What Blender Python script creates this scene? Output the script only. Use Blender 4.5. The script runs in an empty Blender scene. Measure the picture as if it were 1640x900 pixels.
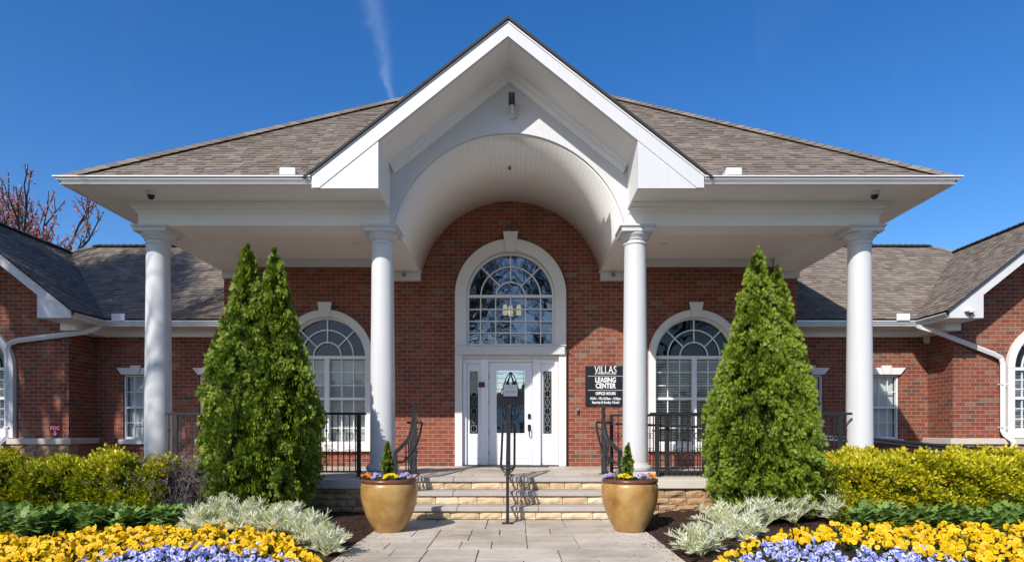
import bpy, bmesh, math, random
import numpy as np
from mathutils import Vector, Matrix, noise

# ------------------------------------------------------------------ camera, sky, sun, exposure
scene = bpy.context.scene
CAMZ = 1.248
cam_d = bpy.data.cameras.new("camera"); cam = bpy.data.objects.new("camera", cam_d)
scene.collection.objects.link(cam); scene.camera = cam
cam.location = (0, 0, CAMZ); cam.rotation_euler = (math.radians(90), 0, 0)
cam_d.sensor_width = 36; cam_d.lens = 1000/1640*36
cam_d.shift_x = -8/1640; cam_d.shift_y = 238/1640
cam_d.clip_start = 0.1; cam_d.clip_end = 2000

LX, LY, LZ = 0.56, 1.0, -0.89           # direction the sunlight travels
SUN_EL = math.atan2(-LZ, math.hypot(LX, LY))
SUN_AZ = math.atan2(-LX, -LY)           # compass angle of the sun from +Y towards +X
sd = bpy.data.lights.new("sun", "SUN"); sun = bpy.data.objects.new("sun", sd)
scene.collection.objects.link(sun)
sd.energy = 4.7; sd.angle = math.radians(0.5); sd.color = (1.0, 0.955, 0.90)
sun.rotation_euler = Vector((LX, LY, LZ)).to_track_quat('-Z', 'Y').to_euler()
sun.location = (-10, -10, 20)

world = bpy.data.worlds.new("World"); scene.world = world; world.use_nodes = True
wn = world.node_tree; wn.nodes.clear()
w_out = wn.nodes.new("ShaderNodeOutputWorld"); w_bg = wn.nodes.new("ShaderNodeBackground")
w_sky = wn.nodes.new("ShaderNodeTexSky"); w_sky.sky_type = 'NISHITA'; w_sky.sun_disc = False
w_sky.sun_elevation = SUN_EL; w_sky.sun_rotation = SUN_AZ
w_sky.air_density = 1.0; w_sky.dust_density = 0.9; w_sky.ozone_density = 3.0; w_sky.altitude = 300
w_bg.inputs[1].default_value = 0.105
w_hsv = wn.nodes.new("ShaderNodeHueSaturation"); w_hsv.inputs['Saturation'].default_value = 1.34; w_hsv.inputs['Hue'].default_value = 0.508; w_hsv.inputs['Value'].default_value = 1.42
wn.links.new(w_sky.outputs[0], w_hsv.inputs['Color'])
# thin high cirrus wisps, part of the sky itself
w_tc = wn.nodes.new("ShaderNodeTexCoord"); w_map = wn.nodes.new("ShaderNodeMapping")
w_map.inputs['Scale'].default_value = (7, 1.6, 1.6); w_map.inputs['Rotation'].default_value = (0.1, 0.25, 0.5)
w_no = wn.nodes.new("ShaderNodeTexNoise"); w_no.inputs['Scale'].default_value = 1.5
w_no.inputs['Detail'].default_value = 6; w_no.inputs['Distortion'].default_value = 0.6
w_cr = wn.nodes.new("ShaderNodeValToRGB"); w_cr.color_ramp.elements[0].position = 0.60; w_cr.color_ramp.elements[1].position = 0.95
w_cr.color_ramp.elements[1].color = (0.05, 0.05, 0.05, 1)
w_mix = wn.nodes.new("ShaderNodeMixRGB"); w_mix.inputs[2].default_value = (5.2, 6.4, 8.2, 1)
def wm(op, a, b=None, c=None):
    n = wn.nodes.new("ShaderNodeMath"); n.operation = op
    for k, v in enumerate((a, b, c)):
        if v is None: continue
        if isinstance(v, (int, float)): n.inputs[k].default_value = v
        else: wn.links.new(v, n.inputs[k])
    return n.outputs[0]
w_sep = wn.nodes.new("ShaderNodeSeparateXYZ"); wn.links.new(w_tc.outputs['Generated'], w_sep.inputs[0])
w_u = wm('DIVIDE', w_sep.outputs[0], wm('MAXIMUM', w_sep.outputs[1], .05)); w_v = wm('DIVIDE', w_sep.outputs[2], wm('MAXIMUM', w_sep.outputs[1], .05))
w_n2 = wn.nodes.new("ShaderNodeTexNoise"); w_n2.inputs['Scale'].default_value = 9; w_n2.inputs['Detail'].default_value = 7; w_n2.inputs['Roughness'].default_value = .65
wn.links.new(w_tc.outputs['Generated'], w_n2.inputs['Vector'])
w_d = wm('ADD', wm('MULTIPLY_ADD', w_v, .22, -.318), wm('MULTIPLY', wm('SUBTRACT', w_n2.outputs[0], .5), .05))   # centre line of the trail
w_w = wm('MULTIPLY_ADD', wm('MAXIMUM', wm('SUBTRACT', w_v, .53), 0), .075, .0042)
w_q = wm('DIVIDE', wm('SUBTRACT', w_u, wm('SUBTRACT', wm('MULTIPLY', w_d, -1), .40)), w_w)
w_g = wm('POWER', 2.718, wm('MULTIPLY', wm('MULTIPLY', w_q, w_q), -1))
w_g = wm('MULTIPLY', w_g, wm('MULTIPLY', wm('POWER', w_n2.outputs[0], 2.2), .62))
w_fac = wm('MINIMUM', wm('ADD', w_g, w_cr.outputs[0]), .8)
wn.links.new(w_tc.outputs['Generated'], w_map.inputs[0]); wn.links.new(w_map.outputs[0], w_no.inputs['Vector'])
wn.links.new(w_no.outputs[0], w_cr.inputs[0]); wn.links.new(w_fac, w_mix.inputs[0])
wn.links.new(w_hsv.outputs[0], w_mix.inputs[1])
wn.links.new(w_mix.outputs[0], w_bg.inputs[0]); wn.links.new(w_bg.outputs[0], w_out.inputs[0])

scene.view_settings.view_transform = 'Standard'; scene.view_settings.look = 'None'
scene.view_settings.exposure = 0.20; scene.view_settings.gamma = 1.0
scene.view_settings.use_curve_mapping = False
scene.render.engine = 'CYCLES'
scene.cycles.max_bounces = 8; scene.cycles.transparent_max_bounces = 12
scene.cycles.use_denoising = True

# ------------------------------------------------------------------ helpers
R = random.Random(7)
NP = np.random.RandomState(11)
X0 = -0.125                                   # the building's own axis
col = scene.collection
MATS = {}

def wpt(p):                                   # building coordinates (x from axis, depth, height from eye) to world
    return (p[0]+X0, p[1], p[2]+CAMZ)
def ground_at(px, py, z=0.0):
    d = (CAMZ-z)*1000/(py-688.0)
    return ((px-828)*d/1000.0, d, z)
def at(px, py, d):
    return ((px-828)*d/1000.0, d, CAMZ+(688-py)*d/1000.0)

def new_mat(name, color=(.5,.5,.5), rough=.6, metal=0.0, spec=.5):
    m = bpy.data.materials.new(name); m.use_nodes = True
    b = m.node_tree.nodes['Principled BSDF']
    b.inputs['Base Color'].default_value = (*color, 1); b.inputs['Roughness'].default_value = rough
    b.inputs['Metallic'].default_value = metal; b.inputs['Specular IOR Level'].default_value = spec
    MATS[name] = m
    return m
def N(m, t, **kw):
    n = m.node_tree.nodes.new(t)
    for k, v in kw.items():
        if k.startswith('i_'):
            n.inputs[k[2:].replace('_', ' ')].default_value = v
        else: setattr(n, k, v)
    return n
def L(m, a, b): m.node_tree.links.new(a, b)
def BS(m): return m.node_tree.nodes['Principled BSDF']
def ramp(m, stops, interp='LINEAR'):
    n = m.node_tree.nodes.new('ShaderNodeValToRGB'); cr = n.color_ramp; cr.interpolation = interp
    while len(cr.elements) < len(stops): cr.elements.new(0.5)
    for e, (p, c) in zip(cr.elements, stops):
        e.position = p; e.color = (*c, 1)
    return n
def bump(m, src, strength, dist, prev=None):
    b = N(m, 'ShaderNodeBump'); b.inputs['Strength'].default_value = strength; b.inputs['Distance'].default_value = dist
    L(m, src, b.inputs['Height'])
    if prev: L(m, prev, b.inputs['Normal'])
    L(m, b.outputs[0], BS(m).inputs['Normal'])
    return b.outputs[0]
def mixc(m, fac, a, b, mode='MIX'):
    n = N(m, 'ShaderNodeMixRGB', blend_type=mode)
    for s, v in ((0, fac), (1, a), (2, b)):
        if isinstance(v, (int, float)): n.inputs[s].default_value = v
        elif isinstance(v, tuple): n.inputs[s].default_value = (*v, 1)
        else: L(m, v, n.inputs[s])
    return n.outputs[0]

def box_uv(me):
    if not me.polygons: return
    uv = me.uv_layers.new(name='UVMap'); nl = len(me.loops)
    co = np.empty(len(me.vertices)*3); me.vertices.foreach_get('co', co); co = co.reshape(-1, 3)
    vi = np.empty(nl, dtype=int); me.loops.foreach_get('vertex_index', vi)
    no = np.empty(len(me.polygons)*3); me.polygons.foreach_get('normal', no); no = np.abs(no.reshape(-1, 3))
    lt = np.empty(len(me.polygons), dtype=int); me.polygons.foreach_get('loop_total', lt)
    pi = np.repeat(np.arange(len(lt)), lt); ax = np.argmax(no, axis=1)[pi]; c = co[vi]
    out = np.empty((nl, 2))
    out[:, 0] = np.where(ax == 0, c[:, 1], c[:, 0]); out[:, 1] = np.where(ax == 2, c[:, 1], c[:, 2])
    uv.data.foreach_set('uv', out.ravel())

def link(name, me, mat, parent=None, smooth=False, uv=True):
    """mesh with vertices in WORLD coordinates -> object, child of parent (an Empty with a location)"""
    o = bpy.data.objects.new(name, me); col.objects.link(o)
    if mat is not None:
        for mm in (mat if isinstance(mat, (list, tuple)) else [mat]): me.materials.append(mm)
    if uv: box_uv(me)
    if smooth: me.polygons.foreach_set('use_smooth', [True]*len(me.polygons))
    if parent is not None:
        o.parent = parent
        w = Vector((0, 0, 0)); q = parent
        while q is not None: w += q.location; q = q.parent
        o.location = -w
    return o
def tag(o, label=None, cat=None, group=None, kind=None):
    if label: o['label'] = label
    if cat: o['category'] = cat
    if group: o['group'] = group
    if kind: o['kind'] = kind
    return o
def empty(name, loc, label, cat, group=None):
    o = bpy.data.objects.new(name, None); col.objects.link(o); o.location = loc
    o.empty_display_size = 0.1
    return tag(o, label, cat, group)

class MB:
    """collects shapes; building coordinates unless world=True"""
    def __init__(s, world=False): s.v = []; s.f = []; s.world = world; s.mi = []
    def _p(s, p): return tuple(p) if s.world else wpt(p)
    def add(s, vs, fs, mi=0):
        n = len(s.v); s.v += [s._p(p) for p in vs]; s.f += [tuple(i+n for i in f) for f in fs]; s.mi += [mi]*len(fs)
    def box(s, x0, x1, y0, y1, z0, z1, mi=0):
        s.add([(x0,y0,z0),(x1,y0,z0),(x1,y1,z0),(x0,y1,z0),(x0,y0,z1),(x1,y0,z1),(x1,y1,z1),(x0,y1,z1)],
              [(0,3,2,1),(4,5,6,7),(0,1,5,4),(1,2,6,5),(2,3,7,6),(3,0,4,7)], mi)
    def prism(s, pts, y0, y1, mi=0):          # polygon in x,z extruded in depth
        n = len(pts); a = sum(pts[i][0]*pts[(i+1)%n][1]-pts[(i+1)%n][0]*pts[i][1] for i in range(n))
        if a < 0: pts = pts[::-1]
        s.add([(x, y0, z) for x, z in pts]+[(x, y1, z) for x, z in pts],
              [tuple(range(n)), tuple(range(2*n-1, n-1, -1))]+[(i, i+n, (i+1)%n+n, (i+1)%n) for i in range(n)], mi)
    def plan(s, pts, z0, z1, mi=0):           # polygon in x,y extruded up
        n = len(pts); a = sum(pts[i][0]*pts[(i+1)%n][1]-pts[(i+1)%n][0]*pts[i][1] for i in range(n))
        if a < 0: pts = pts[::-1]
        s.add([(x, y, z0) for x, y in pts]+[(x, y, z1) for x, y in pts],
              [tuple(range(n-1, -1, -1)), tuple(range(n, 2*n))]+[(i, (i+1)%n, (i+1)%n+n, i+n) for i in range(n)], mi)
    def ring(s, cx, cz, ri, ro, y0, y1, a0=0.0, a1=math.pi, n=40, mi=0):   # arc band in the x,z plane
        vs = []; fs = []
        for i in range(n+1):
            a = a0+(a1-a0)*i/n; c, t = math.cos(a), math.sin(a)
            vs += [(cx+ri*c, y0, cz+ri*t), (cx+ro*c, y0, cz+ro*t), (cx+ro*c, y1, cz+ro*t), (cx+ri*c, y1, cz+ri*t)]
        for i in range(n):
            k = 4*i; q = k+4
            fs += [(k, q, q+1, k+1), (k+1, q+1, q+2, k+2), (k+2, q+2, q+3, k+3), (k+3, q+3, q, k)]
        fs += [(0, 1, 2, 3), (4*n+3, 4*n+2, 4*n+1, 4*n)]
        s.add(vs, fs, mi)
    def tube(s, pts, r, n=8, mi=0, square=False, caps=True):
        pts = [Vector(p) for p in pts]; rs = r if isinstance(r, (list, tuple)) else [r]*len(pts)
        vs = []; fs = []
        prev = None
        for i, p in enumerate(pts):
            t = (pts[min(i+1, len(pts)-1)]-pts[max(i-1, 0)]).normalized()
            up = Vector((0, 0, 1)) if abs(t.z) < .93 else Vector((1, 0, 0))
            if prev is not None and abs(prev.dot(t)) < .97: up = prev
            a = t.cross(up).normalized(); b = a.cross(t).normalized(); prev = b
            if square:
                cs = [(-1,-1),(1,-1),(1,1),(-1,1)]
                for c, d in cs: vs.append(p+a*c*rs[i]+b*d*rs[i])
            else:
                for k in range(n):
                    an = 2*math.pi*k/n; vs.append(p+a*math.cos(an)*rs[i]+b*math.sin(an)*rs[i])
        m = 4 if square else n
        for i in range(len(pts)-1):
            for k in range(m):
                fs.append((i*m+k, i*m+(k+1)%m, (i+1)*m+(k+1)%m, (i+1)*m+k))
        if caps: fs += [tuple(range(m))[::-1], tuple(range((len(pts)-1)*m, len(pts)*m))]
        s.add(vs, fs, mi)
    def lathe(s, cx, cy, prof, n=32, mi=0, caps=True):   # profile [(r, z)]
        vs = []; fs = []
        for r, z in prof:
            for k in range(n):
                a = 2*math.pi*k/n; vs.append((cx+r*math.cos(a), cy+r*math.sin(a), z))
        for i in range(len(prof)-1):
            for k in range(n): fs.append((i*n+k, i*n+(k+1)%n, (i+1)*n+(k+1)%n, (i+1)*n+k))
        if caps: fs += [tuple(range(n))[::-1], tuple(range((len(prof)-1)*n, len(prof)*n))]
        s.add(vs, fs, mi)
    def sweep(s, path, prof, mi=0, closed_prof=True):     # path in x,y; prof [(out, z)], out is to the right of travel
        P = [Vector(p) for p in path]; vs = []; fs = []; m = len(prof)
        for i, p in enumerate(P):
            d0 = (P[i]-P[i-1]).normalized() if i > 0 else None
            d1 = (P[i+1]-P[i]).normalized() if i < len(P)-1 else None
            if d0 is None: d0 = d1
            if d1 is None: d1 = d0
            n0 = Vector((d0.y, -d0.x)); n1 = Vector((d1.y, -d1.x)); nn = (n0+n1).normalized()
            k = 1/max(.2, nn.dot(n0))
            for o, z in prof: vs.append((p.x+nn.x*o*k, p.y+nn.y*o*k, z))
        for i in range(len(P)-1):
            for j in range(m if closed_prof else m-1):
                fs.append((i*m+j, (i+1)*m+j, (i+1)*m+(j+1)%m, i*m+(j+1)%m))
        if closed_prof: fs += [tuple(range(m)), tuple(range(len(P)*m-1, (len(P)-1)*m-1, -1))]
        s.add(vs, fs, mi)
    def mesh(s, name, bevel=0):
        me = bpy.data.meshes.new(name); me.from_pydata(s.v, [], s.f)
        if any(s.mi): me.polygons.foreach_set('material_index', s.mi)
        bm = bmesh.new(); bm.from_mesh(me); bmesh.ops.recalc_face_normals(bm, faces=bm.faces)
        if bevel: bmesh.ops.bevel(bm, geom=[e for e in bm.edges if len(e.link_faces) == 2 and e.calc_face_angle(0) > .6],
                                  offset=bevel, segments=1, affect='EDGES', clamp_overlap=True)
        bm.to_mesh(me); bm.free(); return me
    def build(s, name, mat, parent=None, smooth=False, bevel=0):
        o = link(name, s.mesh(name, bevel), mat, parent, smooth)
        return o
def smooth_angle(o, deg=35):
    me = o.data; bm = bmesh.new(); bm.from_mesh(me)
    for f in bm.faces: f.smooth = True
    for e in bm.edges:
        if len(e.link_faces) == 2 and e.calc_face_angle(0) > math.radians(deg): e.smooth = False
    bm.to_mesh(me); bm.free(); return o

def holed_wall(name, outer, holes, y0, y1, mat, parent):
    """wall with real openings, polygons in x,z of the building, thickness y0..y1"""
    bm = bmesh.new()
    for loop in [outer]+holes:
        vs = [bm.verts.new(wpt((x, y0, z))) for x, z in loop]
        for i in range(len(vs)): bm.edges.new((vs[i], vs[(i+1) % len(vs)]))
    bmesh.ops.triangle_fill(bm, use_beauty=True, use_dissolve=False, edges=bm.edges[:])
    bad = []
    def inside(pt, lp):
        c = False; n = len(lp)
        for i in range(n):
            (x1, z1), (x2, z2) = lp[i], lp[(i+1) % n]
            if (z1 > pt[1]) != (z2 > pt[1]) and pt[0] < (x2-x1)*(pt[1]-z1)/(z2-z1)+x1: c = not c
        return c
    for f in bm.faces:
        c = f.calc_center_median(); q = (c.x-X0, c.z-CAMZ)
        if any(inside(q, h) for h in holes) or not inside(q, outer): bad.append(f)
    bmesh.ops.delete(bm, geom=bad, context='FACES_ONLY')
    r = bmesh.ops.extrude_face_region(bm, geom=bm.faces[:])
    bmesh.ops.translate(bm, vec=(0, y1-y0, 0), verts=[g for g in r['geom'] if isinstance(g, bmesh.types.BMVert)])
    bmesh.ops.recalc_face_normals(bm, faces=bm.faces)
    me = bpy.data.meshes.new(name); bm.to_mesh(me); bm.free()
    return link(name, me, mat, parent)
def arch_loop(cx, cz, r, bottom, n=36):
    return [(cx-r, bottom), (cx+r, bottom)]+[(cx+r*math.cos(math.pi*i/n), cz+r*math.sin(math.pi*i/n)) for i in range(n+1)]

def scatter(name, tv, tf, locs, rots, scales, mat, parent=None, val=None, tmi=None, smooth=False):
    """one merged mesh of many copies of a little template; rots (N,3,3)"""
    tv = np.asarray(tv, float); n = len(locs); m = len(tv)
    sc = np.asarray(scales, float).reshape(n, -1)
    if sc.shape[1] == 1: sc = np.repeat(sc, 3, axis=1)
    v = np.einsum('nij,nmj->nmi', rots, tv[None]*sc[:, None, :])+np.asarray(locs)[:, None, :]
    v = v.reshape(-1, 3)
    me = bpy.data.meshes.new(name)
    lens = np.array([len(f) for f in tf]); flat = np.concatenate([np.array(f) for f in tf])
    idx = (np.arange(n)[:, None]*m+flat[None]).ravel()
    lt = np.tile(lens, n); ls = np.concatenate([[0], np.cumsum(lt)[:-1]])
    me.vertices.add(len(v)); me.vertices.foreach_set('co', v.ravel())
    me.loops.add(len(idx)); me.loops.foreach_set('vertex_index', idx.astype(np.int32))
    me.polygons.add(len(lt)); me.polygons.foreach_set('loop_start', ls.astype(np.int32))
    if tmi is not None: me.polygons.foreach_set('material_index', np.tile(np.array(tmi), n).astype(np.int32))
    me.update(calc_edges=True)
    if val is not None:
        a = me.attributes.new('tint', 'FLOAT', 'FACE'); a.data.foreach_set('value', np.repeat(np.asarray(val, float), len(tf)))
    return link(name, me, mat, parent, smooth, uv=False)
def basis(zdir, spin=None, flatten=0):
    """(N,3) directions -> rotation matrices whose local Z is the direction, spun at random"""
    z = zdir/np.linalg.norm(zdir, axis=1, keepdims=True)
    up = np.where(np.abs(z[:, 2:3]) < .9, np.array([[0, 0, 1.]]), np.array([[1., 0, 0]]))
    x = np.cross(up, z); x /= np.linalg.norm(x, axis=1, keepdims=True); y = np.cross(z, x)
    s = NP.uniform(0, 2*math.pi, len(z)) if spin is None else spin
    c, t = np.cos(s)[:, None], np.sin(s)[:, None]
    return np.stack([x*c+y*t, -x*t+y*c, z], axis=2)

# ------------------------------------------------------------------ materials
def noise_node(m, scale, detail=4, rough=.55, coord='Object', vec=None):
    tc = N(m, 'ShaderNodeTexCoord'); n = N(m, 'ShaderNodeTexNoise')
    n.inputs['Scale'].default_value = scale; n.inputs['Detail'].default_value = detail; n.inputs['Roughness'].default_value = rough
    L(m, vec if vec is not None else tc.outputs[coord], n.inputs['Vector']); return n.outputs[0]

def brick_mat():
    m = new_mat('red_brick', rough=.85, spec=.25)
    tc = N(m, 'ShaderNodeTexCoord'); mp = N(m, 'ShaderNodeMapping'); L(m, tc.outputs['UV'], mp.inputs[0])
    mp.inputs['Location'].default_value = (0.05, -0.541, 0)
    nz = N(m, 'ShaderNodeTexNoise'); nz.inputs['Scale'].default_value = 9; L(m, mp.outputs[0], nz.inputs['Vector'])
    wob = N(m, 'ShaderNodeVectorMath', operation='MULTIPLY_ADD'); L(m, nz.outputs[1], wob.inputs[0])
    wob.inputs[1].default_value = (.006, .006, 0); L(m, mp.outputs[0], wob.inputs[2])
    b = N(m, 'ShaderNodeTexBrick'); L(m, wob.outputs[0], b.inputs['Vector'])
    b.offset = .5; b.squash = 1
    for k, v in (('Scale', 1), ('Mortar Size', .0052), ('Mortar Smooth', .35), ('Bias', 0), ('Brick Width', .199), ('Row Height', .0785)):
        b.inputs[k].default_value = v
    b.inputs['Color1'].default_value = (0, 0, 0, 1); b.inputs['Color2'].default_value = (1, 1, 1, 1); b.inputs['Mortar'].default_value = (.5, .5, .5, 1)
    r = ramp(m, [(0, (.120, .078, .066)), (.06, (.150, .068, .052)), (.13, (.205, .056, .035)), (.45, (.235, .072, .044)),
                 (.7, (.275, .090, .052)), (.88, (.23, .062, .037)), (.97, (.22, .145, .105))])
    L(m, b.outputs['Color'], r.inputs[0])
    fine = noise_node(m, 90, 3); big = noise_node(m, 1.3, 3)
    mp2 = N(m, 'ShaderNodeMapping'); L(m, tc.outputs['UV'], mp2.inputs[0]); mp2.inputs['Scale'].default_value = (12, 50, 1)
    st = noise_node(m, 1, 4, vec=mp2.outputs[0])
    c = mixc(m, .55, r.outputs[0], mixc(m, st, (.55, .5, .5), (1.35, 1.3, 1.25)), 'MULTIPLY')
    c = mixc(m, .55, c, mixc(m, big, (.62, .62, .64), (1.3, 1.25, 1.2)), 'MULTIPLY')
    mp3 = N(m, 'ShaderNodeMapping'); L(m, tc.outputs['UV'], mp3.inputs[0]); mp3.inputs['Scale'].default_value = (2.6, .55, 1)
    sn = noise_node(m, 1, 6, .7, vec=mp3.outputs[0]); sr = ramp(m, [(.30, (.66, .64, .63)), (.52, (1, 1, 1)), (.70, (1, 1, 1)), (.80, (1.25, 1.2, 1.15))]); L(m, sn, sr.inputs[0])
    c = mixc(m, .8, c, sr.outputs[0], 'MULTIPLY')
    mort = mixc(m, fine, (.27, .20, .145), (.41, .32, .24))
    c = mixc(m, b.outputs['Fac'], c, mort)
    L(m, c, BS(m).inputs['Base Color'])
    inv = N(m, 'ShaderNodeMath', operation='SUBTRACT'); inv.inputs[0].default_value = 1; L(m, b.outputs['Fac'], inv.inputs[1])
    p = bump(m, inv.outputs[0], .7, .006); bump(m, st, .35, .003, p)
brick_mat()

def painted(name, c, rough=.45, dirt=.12, scale=2.0, spec=.4):
    m = new_mat(name, c, rough, spec=spec)
    n1 = noise_node(m, scale, 5); n2 = noise_node(m, 30, 3)
    cc = mixc(m, dirt, c, mixc(m, n1, tuple(x*.72 for x in c), tuple(min(.95, x*1.08) for x in c)))
    L(m, cc, BS(m).inputs['Base Color']); bump(m, n2, .05, .002)
    return m
painted('white_paint', (.62, .62, .62), dirt=.28)
def base_dirt(m):                       # soil splashed on the foot of the painted columns
    tc = N(m, 'ShaderNodeTexCoord'); sp = N(m, 'ShaderNodeSeparateXYZ'); L(m, tc.outputs['Object'], sp.inputs[0])
    mr = N(m, 'ShaderNodeMapRange'); L(m, sp.outputs[2], mr.inputs[0]); mr.inputs[1].default_value = 1.0; mr.inputs[2].default_value = .54
    nn = noise_node(m, 9, 6, .75); mu = N(m, 'ShaderNodeMath', operation='MULTIPLY'); L(m, mr.outputs[0], mu.inputs[0]); L(m, nn, mu.inputs[1])
    mp = N(m, 'ShaderNodeMapping'); L(m, tc.outputs['Object'], mp.inputs[0]); mp.inputs['Scale'].default_value = (9, 9, .5)
    st = noise_node(m, 1, 5, .7, vec=mp.outputs[0]); rr = ramp(m, [(.3, (.93, .925, .915)), (.55, (1, 1, 1))]); L(m, st, rr.inputs[0])
    src = BS(m).inputs['Base Color'].links[0].from_socket
    L(m, mixc(m, mu.outputs[0], mixc(m, .7, src, rr.outputs[0], 'MULTIPLY'), (.36, .31, .26)), BS(m).inputs['Base Color'])
base_dirt(MATS['white_paint'])
painted('white_gutter', (.74, .74, .74), .35, .2, spec=.5)
painted('cream_stucco', (.72, .70, .67), .8, .25, 4)
painted('window_white', (.78, .78, .77), .35)
painted('blind_white', (.82, .82, .80), .6)
painted('door_white', (.80, .81, .83), .35)
painted('soffit_cream', (.83, .815, .79), .5, .15)

def beadboard(name, axis, step=.085):
    m = new_mat(name, (.8, .78, .74), .55)
    tc = N(m, 'ShaderNodeTexCoord'); sp = N(m, 'ShaderNodeSeparateXYZ'); L(m, tc.outputs['UV'], sp.inputs[0])
    mod = N(m, 'ShaderNodeMath', operation='PINGPONG'); L(m, sp.outputs[axis], mod.inputs[0]); mod.inputs[1].default_value = step/2
    gt = N(m, 'ShaderNodeMapRange'); L(m, mod.outputs[0], gt.inputs[0]); gt.inputs[1].default_value = 0; gt.inputs[2].default_value = .006
    n1 = noise_node(m, 1.7, 4)
    c = mixc(m, gt.outputs[0], (.70, .68, .645), mixc(m, n1, (.81, .79, .755), (.86, .84, .81)))
    L(m, c, BS(m).inputs['Base Color']); bump(m, gt.outputs[0], .4, .003)
    return m
beadboard('vault_boards', 0); beadboard('ceiling_boards', 1, .06)

def shingle_mat():
    m = new_mat('roof_shingle', rough=.9, spec=.2)
    g = N(m, 'ShaderNodeNewGeometry')
    r = ramp(m, [(0, (.155, .125, .100)), (.3, (.185, .151, .121)), (.65, (.215, .178, .143)), (1, (.26, .215, .175))])
    L(m, g.outputs['Random Per Island'], r.inputs[0])
    gr = noise_node(m, 260, 2, .7); bg = noise_node(m, .9, 4)
    c = mixc(m, .8, r.outputs[0], mixc(m, gr, (.55, .55, .55), (1.4, 1.4, 1.4)), 'MULTIPLY')
    c = mixc(m, .5, c, mixc(m, bg, (.7, .72, .75), (1.25, 1.2, 1.15)), 'MULTIPLY')
    L(m, c, BS(m).inputs['Base Color']); bump(m, gr, .5, .004)
shingle_mat()
new_mat('roof_edge', (.03, .028, .027), .8)
new_mat('roof_underlay', (.05, .045, .042), .9)

def glass_mat(name, refl=.22, tint=(.75, .8, .8)):
    m = bpy.data.materials.new(name); m.use_nodes = True; nt = m.node_tree; nt.nodes.clear(); MATS[name] = m
    out = nt.nodes.new('ShaderNodeOutputMaterial'); mx = nt.nodes.new('ShaderNodeMixShader')
    tr = nt.nodes.new('ShaderNodeBsdfTransparent'); gl = nt.nodes.new('ShaderNodeBsdfGlossy')
    tr.inputs[0].default_value = (*tint, 1); gl.inputs['Roughness'].default_value = .015
    lw = nt.nodes.new('ShaderNodeLayerWeight'); lw.inputs[0].default_value = .5      # facing is the same from both sides of the sheet
    pw = nt.nodes.new('ShaderNodeMath'); pw.operation = 'POWER'; pw.inputs[1].default_value = 4; nt.links.new(lw.outputs['Facing'], pw.inputs[0])
    ad = nt.nodes.new('ShaderNodeMath'); ad.operation = 'MULTIPLY_ADD'; ad.inputs[1].default_value = .6; ad.inputs[2].default_value = refl+.04
    tc = nt.nodes.new('ShaderNodeTexCoord'); no = nt.nodes.new('ShaderNodeTexNoise'); no.inputs['Scale'].default_value = 2.2
    bp = nt.nodes.new('ShaderNodeBump'); bp.inputs['Strength'].default_value = .12; bp.inputs['Distance'].default_value = .02
    nt.links.new(tc.outputs['Object'], no.inputs[0]); nt.links.new(no.outputs[0], bp.inputs['Height'])
    nt.links.new(bp.outputs[0], gl.inputs['Normal'])
    nt.links.new(pw.outputs[0], ad.inputs[0]); nt.links.new(ad.outputs[0], mx.inputs[0])
    nt.links.new(tr.outputs[0], mx.inputs[1]); nt.links.new(gl.outputs[0], mx.inputs[2]); nt.links.new(mx.outputs[0], out.inputs[0])
    return m
glass_mat('window_glass', -.015, (.90, .92, .92)); glass_mat('transom_glass', .15, (.45, .5, .52)); glass_mat('leaded_glass', .55, (.3, .33, .35)); glass_mat('sidelight_glass', .04, (.2, .2, .2))
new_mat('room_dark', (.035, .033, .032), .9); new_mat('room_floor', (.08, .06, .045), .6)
new_mat('black_iron', (.018, .018, .019), .42, spec=.5)
new_mat('black_plastic', (.012, .012, .013), .3)
new_mat('grey_plastic', (.22, .22, .22), .5)
new_mat('lens_dark', (.01, .01, .012), .08)
new_mat('door_mat_rubber', (.045, .043, .042), .95)
new_mat('lead_came', (.06, .06, .062), .4, .6)
new_mat('paper', (.7, .7, .72), .7); new_mat('ink_grey', (.28, .28, .3), .8)
new_mat('sign_black', (.012, .013, .018), .35); new_mat('sign_white', (.80, .80, .80), .5); new_mat('sign_gold', (.42, .38, .22), .45)
new_mat('sign_red', (.55, .006, .012), .6, spec=.15)
m = new_mat('lamp_glow', (1, .8, .5)); BS(m).inputs['Emission Color'].default_value = (1, .66, .3, 1); BS(m).inputs['Emission Strength'].default_value = 2.2

def stone_mat(name, stops, sc=3.0, rough=.85, bs=.5, mottled=.5):
    m = new_mat(name, rough=rough, spec=.3)
    g = N(m, 'ShaderNodeNewGeometry'); r = ramp(m, stops); L(m, g.outputs['Random Per Island'], r.inputs[0])
    a = noise_node(m, sc, 6, .65); b = noise_node(m, sc*9, 5, .7)
    c = mixc(m, mottled, r.outputs[0], mixc(m, a, (.45, .42, .40), (1.5, 1.45, 1.4)), 'MULTIPLY')
    c = mixc(m, .45, c, mixc(m, b, (.6, .6, .6), (1.35, 1.35, 1.35)), 'MULTIPLY')
    L(m, c, BS(m).inputs['Base Color']); p = bump(m, a, bs, .015); bump(m, b, bs, .006, p)
    return m
stone_mat('tan_block', [(0, (.50, .36, .21)), (.5, (.64, .50, .32)), (1, (.72, .60, .43))], 6)
stone_mat('veneer_stone', [(0, (.30, .185, .10)), (.35, (.40, .25, .135)), (.7, (.46, .30, .17)), (1, (.36, .26, .17))], 6)
stone_mat('bluestone_tread', [(0, (.36, .33, .295)), (1, (.42, .385, .345))], 2.2, .8, .25)
stone_mat('limestone_ledge', [(0, (.50, .45, .37)), (1, (.58, .53, .45))], 3, .85, .2, .25)
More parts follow.
